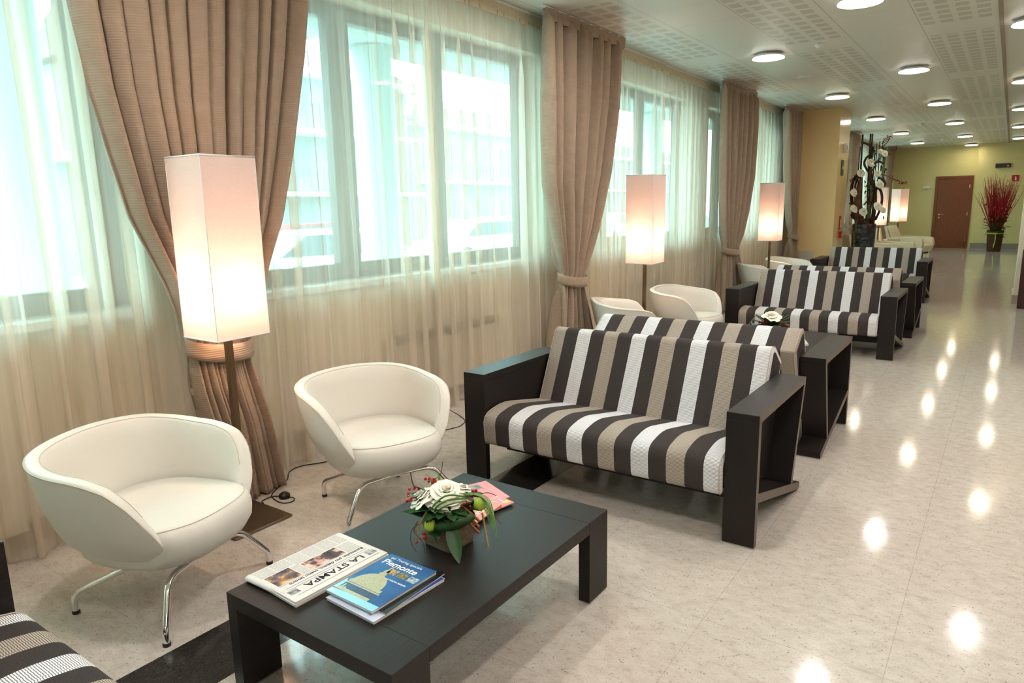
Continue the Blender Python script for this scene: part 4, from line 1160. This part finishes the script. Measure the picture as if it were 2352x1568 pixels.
for (xa, ya, xb, yb) in [(-.125, -.17, -.072, -.115), (-.125, -.11, -.072, -.05), (-.125, -.045, -.06, .01), (-.125, .015, -.06, .07), (-.125, .075, -.06, .13), (-.06, -.07, .012, -.04), (-.05, .112, .018, .165), (-.125, .135, -.06, .17), (.016, -.165, .022, .03)]:
    mb.box((xa, ya, zt), (xb, yb, zt+.0003))
mb.build('text_columns', M['textcol'], np_)

M['cover_blue'] = photo_mat('blue_sky_cover', [(.35, srgb(22, 84, 140)), (.6, srgb(40, 110, 168)), (.8, srgb(120, 190, 222))], 6, 1.0)
M['gloss_paper'] = plain('page_block', srgb(232, 230, 228), .4)
M['dome'] = plain('printed_dome', srgb(176, 176, 140), .3, grain=.15, gscale=120)
M['dome_d'] = plain('printed_arches', srgb(70, 66, 52), .3)
M['cloud'] = plain('printed_sky_light', srgb(150, 214, 238), .3)
def magazine(name, loc, rz, Wm, Lm, t, cover, lab, group):
    r = empty(name, loc, rz, lab, 'magazine', group)
    MB().box((-Wm/2+.002, -Lm/2+.002, 0), (Wm/2-.002, Lm/2-.002, t-.0006)).build('pages', M['gloss_paper'], r)
    c = MB().box((-Wm/2, -Lm/2, t-.0006), (Wm/2, Lm/2, t)).build('cover', cover, r)
    return r, c
MZ = TZ
m1, c1 = magazine('magazine', (1.447, 1.345, MZ), math.radians(-3), .222, .300, .010, plain('white_blue_cover', srgb(214, 218, 236), .25), 'white magazine at the bottom of the pile with the blue travel magazine', 'magazines piled by the newspaper')
MB().box((.06, -.10, .0100), (.109, .148, .0104)).build('blue_band', plain('deep_blue_print', srgb(50, 64, 150), .25), c1)
m2, c2 = magazine('magazine', (1.452, 1.368, MZ+.0106), math.radians(1.5), .205, .275, .006, plain('near_black_cover', srgb(26, 26, 30), .25), 'dark covered magazine between the white and blue magazines', 'magazines piled by the newspaper')
mb = MB()
for q in range(4): mb.ball((-.02+q*.03, .128, .0062), .0032, 0, 8, 5, (1, 1, .1))
mb.build('yellow_dots', plain('yellow_print', srgb(230, 190, 30)), c2)
m3, c3 = magazine('magazine', (1.425, 1.350, MZ+.0168), math.radians(-1.5), .210, .280, .009, M['cover_blue'], 'blue glossy magazine titled Piemonte with a domed building on its cover', 'magazines piled by the newspaper')
zc = .0091
def cov(txt, size, x, y, sx=1.0, bold=0.0, mat='white', par=c3): return text_mesh(txt, size, M[mat], par, (x, y, zc), 0, 'cover_title', sx=sx, bold=bold, ext=.0002)
cov('Piemonte', .040, -.092, .080, 1.0, .0007)
cov('qui Touring speciale', .0175, -.085, .117, 1.0)
cov('LA NUOVA REGGIA', .0095, .0, .012, 1.05, .0003)
for i, x in enumerate((-.028, .016, .060)):
    MB().box((x, .040, zc), (x+.036, .070, zc+.0003)).build('cover_picture', photo_mat('thumb_print_%d' % i, [[(.35, srgb(90, 60, 30)), (.6, srgb(206, 180, 130))], [(.35, srgb(70, 70, 40)), (.6, srgb(150, 140, 80))], [(.35, srgb(60, 90, 110)), (.6, srgb(200, 214, 214))]][i], 120, i*3.1), c3)
mb = MB(); mb.box((-.105, -.140, zc-.0001), (.105, -.112, zc+.0001)); mb.prism([(-.105, -.115), (-.105, -.05), (-.07, -.09), (-.04, -.112)], .0002, 'z', zc-.0001); mb.build('cover_sky', M['cloud'], c3)
mb = MB()
arc = [(-.070, -.050)]+[(-.025+.062*math.cos(a), -.048+.070*math.sin(a)) for a in [PI-PI*k/16 for k in range(17)]]+[(.040, -.050)]
arc = arc[1:-1]
mb.prism(list(reversed(arc)), .0003, 'z', zc)
mb.box((-.092, -.062, zc), (.050, -.046, zc+.0004)); mb.box((-.092, -.070, zc), (.056, -.064, zc+.0003))
mb.box((-.042, .020, zc), (-.014, .034, zc+.0003)); mb.box((-.038, .034, zc), (-.018, .054, zc+.0003)); mb.box((-.034, .054, zc), (-.024, .074, zc+.0003)); mb.prism([(-.033, .074), (-.025, .074), (-.029, .092)], .0003, 'z', zc)
mb.build('printed_dome', M['dome'], c3)
mb = MB()
for q in range(12): mb.box((-.090+q*.0122, -.096, zc), (-.0835+q*.0122, -.072, zc+.0003))
mb.build('printed_columns', M['dome_d'], c3)
mb = MB(); mb.box((-.092, -.112, zc), (.05, -.098, zc+.0003)); mb.build('printed_cornice', M['dome'], c3)
MB().box((-.098, -.134, zc+.0002), (-.080, -.122, zc+.0005)).build('price_label', M['white'], c3)

M['cover_red'] = plain('coral_red_cover', srgb(222, 84, 74), .25, grain=.03)
M['cover_or'] = plain('orange_cover', srgb(226, 104, 60), .25, grain=.05)
grp = 'red magazines behind the flowers'
a1, k1 = magazine('magazine', (1.21, 2.055, TZ), math.radians(-24), .21, .28, .005, M['cover_red'], 'coral red magazine lowest and farthest back behind the flower pot', grp)
MB().box((-.09, .02, .005), (.09, .09, .0053)).build('cover_picture', photo_mat('grey_cover_photo', [(.35, srgb(60, 66, 84)), (.6, srgb(180, 172, 168))], 30, 3.3), k1)
a2, k2 = magazine('magazine', (1.29, 1.985, TZ+.0056), math.radians(-12), .20, .27, .005, M['cover_red'], 'coral red magazine with white title letters, middle one behind the flower pot', grp)
text_mesh('Torino', .058, M['white'], k2, (.032, .125, .0051), -PI/2, 'cover_title', ext=.0002)
text_mesh('Benessere', .016, M['white'], k2, (.006, .125, .0051), -PI/2, 'cover_title', ext=.0002)
MB().box((.06, .105, .005), (.082, .128, .0053)).build('yellow_tag', plain('yellow_print2', srgb(232, 214, 50)), k2)
a3, k3 = magazine('magazine', (1.305, 1.905, TZ+.0112), math.radians(6), .20, .26, .005, M['cover_or'], 'orange red magazine with MAGAZINE lettering nearest the flower pot', grp)
text_mesh('MAGAZINE', .036, M['white'], k3, (.045, .10, .0051), -PI/2, 'cover_title', ext=.0002, bold=.0005)
text_mesh('TORINO', .05, M['white'], k3, (-.02, .10, .0051), -PI/2, 'cover_title', ext=.0002, bold=.0005)
b1, q1 = magazine('magazine', (1.53, 6.12, TZ), math.radians(20), .20, .27, .012, plain('pale_cover', srgb(214, 206, 214), .25), 'pale magazine beside the rose pot on the second low table', 'magazines on the second table')
MB().box((-.09, -.12, .012), (.03, .0, .0123)).build('yellow_print_block', plain('yellow_print3', srgb(226, 210, 90)), q1)

# ------------------------------------------------------------------ quilted armchairs at the far end
M['cream'] = plain('cream_leather', srgb(226, 214, 186), .45, bump=.05, gscale=150)
def make_armchair():
    r = empty('quilted_armchair', (0, 0, 0), 0, '', 'chair', 'cream quilted armchairs at the far end')
    # faces +x
    mb = MB()
    def back(u, v):
        y = (u-.5)*.66; z = .36+.52*v; q = .018*abs(math.sin(u*PI*6))*(1 if .1 < v < .95 else .3)
        return (-.30-.20*v+q+.02*math.sin(PI*v), y*(1-.06*v), z)
    mb.grid(back, 36, 10); mb.grid(lambda u, v: (-.40-.16*v, (u-.5)*.66*(1-.06*v), .30+.58*v), 6, 6)
    mb.add([(-.50, -.31, .88), (-.50, .31, .88), (-.56, .31, .88), (-.56, -.31, .88)], [(0, 1, 2, 3)])
    for s_ in (-1, 1):
        mb.add([(-.30, s_*.33, .36), (-.50, s_*.31, .88), (-.56, s_*.31, .88), (-.40, s_*.33, .30)], [(0, 1, 2, 3)])
    mb.build('backrest', M['cream'], r)
    MB().prism(rounded([(-.36, .26), (.34, .24), (.38, .40), (.30, .44), (-.32, .42)], .05, 4), .56, 'y', -.28).build('seat_cushion', M['cream'], r)
    for s_ in (-1, 1):
        a = MB(); a.prism(rounded([(-.40, .28), (.30, .22), (.40, .42), (.36, .60), (-.36, .62)], [.05, .08, .08, .06, .05], 5), .13, 'y', -.065)
        a.build('armrest', M['cream'], r, bevel=.02, loc=(0, s_*.345, 0))
    MB().box((-.34, -.30, .20), (.30, .30, .25)).build('seat_base', M['rubber'], r)
    for sx in (-.3, .28):
        for sy in (-.28, .28): MB().tube([(sx, sy, 0), (sx*.9, sy*.95, .21)], .012, 8).build('leg', M['chrome'], r)
    return r
ac = make_armchair()
put(ac, (.85, 17.3, 0), math.radians(-12), 'cream quilted armchair just right of the tall black vase')
put(copy_tree(ac), (.98, 20.1, 0), math.radians(-14), 'cream quilted armchair farthest back, beside the farthest floor lamp')
put(copy_tree(ac), (.36, 15.75, 0), math.radians(62), 'cream quilted armchair half hidden left of the black vase')
put(copy_tree(ac), (.32, 19.05, 0), math.radians(75), 'cream quilted armchair seen from behind between the far lamps')
o = MB().prism(rounded([(-.3, -.25), (.3, -.25), (.3, .25), (-.3, .25)], .05, 4), .14, 'z', .36).build('footstool', M['cream'], loc=(1.05, 15.2, 0), bevel=.02)
tag(o, 'low cream upholstered stool top behind the farthest sofa backrest', 'stool')
for q in ((-.25, -.2), (.25, -.2), (.25, .2), (-.25, .2)):
    l_ = MB().tube([(q[0], q[1], 0), (q[0], q[1], .36)], .014, 8).build('leg', M['chrome'], o)

# ------------------------------------------------------------------ tall driftwood arrangement
TA = empty('driftwood_arrangement', (.73, 14.5, 0), 0, 'tall black vase of driftwood, white roses and red berries beyond the sofas', 'flowers')
def T(px, py, d=0.0):
    ax = 1985+(512-py)*.072
    k = 1/125.0
    # picture plane of the arrangement: right = room (cos yaw, sin yaw)
    X = (px-ax)*k; z = 1.112+(512-py)*.00784
    return Vector((X+d*.15, -d*.95, z))
mb = MB(); prof = [(0, 0), (.15, 0), (.17, .02), (.19, .5), (.205, 1.06), (.20, 1.10), (.185, 1.10), (.18, .95), (0, .95)]
mb.lathe(prof, 36)
def hammered():
    m, nt, out = newmat('hammered_black_glaze'); n = N(nt)
    tc = n.n('ShaderNodeTexCoord').outputs['Object']
    vo = n.n('ShaderNodeTexVoronoi'); vo.inputs['Scale'].default_value = 13; n.l(tc, vo.inputs['Vector'])
    principled(n, out, srgb(40, 46, 50), .35, 0, .5, n.bump(vo.outputs['Distance'], 1.0, .03)); return m
mb.build('vase', hammered(), TA)
rnd = random.Random(3)
M['drift'] = plain('driftwood', srgb(92, 62, 44), .75, grain=.3, gscale=14, bump=.5)
M['drift2'] = plain('dark_vine', srgb(60, 34, 26), .6, grain=.25, gscale=14)
def branch(pts, rad, m='drift2', nm='branch'):
    mb = MB(); f = rad if not callable(rad) else rad; mb.tube(smooth_path(pts, 7), f, 9); mb.build(nm, M[m], TA)
for px, w_ in ((1983, .016), (1999, .014), (2003, .014), (1978, .009), (2012, .008), (2018, .008), (2008, .01)):
    topy = {1983: 308, 1999: 308, 2003: 308, 1978: 335, 2012: 330, 2018: 326, 2008: 345}[px]
    branch([T(1985+(px-1985)*.5, 515), T(px-6, 430, .03), T(px, topy, .02)], w_, 'drift2', 'stick')
branch([T(1975, 515), T(1972, 470, .1), T(1976, 425, .1), T(1980, 405, .08)], lambda t: .085*(1-.75*t**1.5), 'drift', 'driftwood_trunk')
branch([T(1990, 515), T(1998, 460), T(2000, 420), T(1998, 380), T(2003, 340)], lambda t: .042*(1-.35*t), 'drift', 'driftwood_trunk')
branch([T(2002, 515), T(2008, 455, .05), T(2004, 420, .1), T(1996, 400, .1), T(2002, 380, .12), T(2016, 372, .1), T(2026, 378, .1)], lambda t: .035*(1-.6*t))
branch([T(1962, 500), T(1958, 450), T(1960, 420), T(1970, 400), T(1980, 394)], lambda t: .03*(1-.3*t))
branch([T(1970, 505), T(1966, 440), T(1970, 412), T(1984, 398)], .016)
branch([T(1958, 492), T(1962, 500, .1), T(1980, 504, .15), T(2000, 500, .15), T(2012, 498, .1)], .02)
branch([T(2012, 432), T(2022, 430, .05), T(2028, 422, .05), T(2024, 412), T(2014, 408)], .022)
branch([T(2008, 505), T(2018, 480, .05), T(2022, 455, .05), T(2018, 435), T(2006, 430)], .022)
branch([T(1998, 400, .1), T(1986, 378, .1), T(1990, 362, .1), T(2002, 352, .05), T(2004, 340), T(1992, 330), T(1980, 325)], lambda t: .02)
branch([T(1984, 470, .1), T(2004, 440, .12), T(1996, 405, .12), T(2010, 380, .08)], .014)
for i, (px, py, s_) in enumerate([(1999, 374, .9), (1978, 397, .9), (2027, 355, .75), (2012, 399, .75), (2018, 424, .85), (1965, 441, .95), (1965, 478, 1.0), (1983, 486, .9), (2013, 473, .9), (2023, 482, .7), (2020, 350, .6)]):
    mb = MB(); rose(mb, T(px, py, .14), .066*s_, (.55, -.7, .35), 20+i); mb.build('rose', M['petal'], TA)
def spray(pts, n_, sd, r_=.014):
    P = smooth_path(pts, 8); mb = MB(); mb.tube(P, .006, 5); t_ = mb.build('berry_sprig', M['drift2'], TA)
    rr = random.Random(sd); mb = MB()
    for _ in range(n_): mb.ball(rr.choice(P[len(P)//3:])+Vector((rr.gauss(0, .018), rr.gauss(0, .018), rr.gauss(0, .018))), r_*rr.uniform(.7, 1.1), 0, 7, 5)
    mb.build('berries', M['berry_d'], t_)
M['berry_d'] = plain('dark_red_berry', srgb(132, 22, 26), .3)
spray([T(2018, 400), T(2030, 404, .1), T(2045, 412, .1), T(2060, 420, .1), T(2068, 422, .1)], 34, 1, .011)
spray([T(2018, 372), T(2022, 345, .1), T(2026, 325, .1), T(2036, 318, .1)], 20, 2, .011)
spray([T(2024, 362), T(2040, 355, .1), T(2050, 348, .1), T(2050, 340, .1)], 16, 3, .010)
spray([T(2026, 335), T(2034, 328, .1), T(2038, 316, .1)], 10, 4, .011)
spray([T(1985, 505, .2), T(1992, 515, .25), T(1998, 522, .25), T(2002, 532, .22)], 16, 5, .011)
spray([T(1980, 400, .15), T(1966, 404, .15), T(1956, 414, .15)], 12, 6, .010)
mb = MB(); rnd = random.Random(12)
for (px, py, n_) in [(2010, 350, 22), (2016, 375, 12), (1996, 425, 26), (1998, 445, 14), (1970, 410, 10), (2014, 412, 14), (1966, 490, 10), (2006, 500, 10), (1955, 470, 3), (2020, 390, 8)]:
    for _ in range(n_):
        c = T(px, py, .1)+Vector((rnd.gauss(0, .05), rnd.gauss(0, .05), rnd.gauss(0, .06))); d = Vector((rnd.gauss(0, 1), rnd.gauss(0, 1), rnd.gauss(0, 1))).normalized()*.08
        leaf(mb, c, c+d, .035, nv=4)
mb.build('foliage', M['leaf'], TA)
def tassel(px, y0, y1, sd):
    mb = MB(); rr = random.Random(sd)
    for _ in range(90):
        t = rr.random(); mb.ball(T(px+rr.gauss(0, 1.5)*(1-.5*t), y0+(y1-y0)*t, .22), .0085, 0, 5, 4)
    mb.build('hanging_tassel', M['lime_d'], TA)
M['lime_d'] = plain('green_tassel', srgb(92, 98, 44), .7)
tassel(1968, 505, 535, 1); tassel(1963, 530, 566, 2); tassel(1999, 425, 460, 3); tassel(1994, 470, 500, 4)

# ------------------------------------------------------------------ red branches in a basket at the end wall
RB = empty('red_branch_arrangement', (2.63, 24.75, 0), 0, 'wicker basket of tall red twigs and green leaves at end wall', 'flowers')
def wicker():
    m, nt, out = newmat('dark_wicker'); n = N(nt)
    tc = n.n('ShaderNodeTexCoord').outputs['Object']; a = n.noise(n.mapping(tc, (20, 20, 60)), 2, 3)
    principled(n, out, n.ramp(a, [(.35, srgb(44, 26, 18)), (.65, srgb(104, 70, 46))]), .7, 0, .3, n.bump(a, 1, .02)); return m
mb = MB(); mb.lathe([(0, 0), (.16, 0), (.17, .02), (.205, .55), (.21, .6), (.19, .6), (.17, .5), (0, .5)], 28)
mb.build('basket', wicker(), RB)
mb = MB(); mb.lathe([(.203, .50), (.209, .50), (.211, .54), (.206, .54)], 28); mb.tube(smooth_path([(.0, -.205, .52), (.02, -.22, .35), (-.01, -.21, .12)]), .014, 6); mb.build('ribbon', M['lime'], RB)
M['redtwig'] = plain('red_twig', srgb(160, 24, 30), .5)
rnd = random.Random(6)
for g_ in range(4):
    mb = MB()
    for k in range(42):
        a = rnd.uniform(0, 2*PI); sp2 = rnd.uniform(.05, .46)*(1 if rnd.random() < .8 else 1.25); h = rnd.uniform(1.5, 2.25)
        b = Vector((.08*math.cos(a), .08*math.sin(a), .5)); e = Vector((sp2*1.25*math.cos(a), sp2*.6*math.sin(a), h-.25*sp2))
        mid = (b+e)*.5+Vector((0, 0, .05)); mb.tube(smooth_path([b, mid, e], 3), lambda t: .008*(1-.7*t), 4)
        for q in range(2):
            f_ = rnd.uniform(.5, .8); p = b+(e-b)*f_; mb.tube([p, p+Vector((rnd.uniform(-.1, .1), rnd.uniform(-.05, .05), .3))], .003, 3)
    mb.build('red_twigs', M['redtwig'], RB)
mb = MB()
for k in range(150):
    a = rnd.uniform(0, 2*PI); rr = rnd.uniform(.12, .42); z = rnd.uniform(.5, 1.0)
    leaf(mb, (.12*math.cos(a), .12*math.sin(a), z-.05), (rr*math.cos(a), rr*.8*math.sin(a), z+rnd.uniform(-.18, .12)), .08, nv=4)
mb.build('foliage', M['leaf'], RB)
mb = MB()
for k in range(90):
    a = rnd.uniform(0, 2*PI); rr = rnd.uniform(0, .28); mb.ball((rr*1.2*math.cos(a), rr*.8*math.sin(a), rnd.uniform(.85, 1.35)), .03, 0, 6, 4)
mb.build('red_blossoms', M['redtwig'], RB)
bpy.context.view_layer.update()
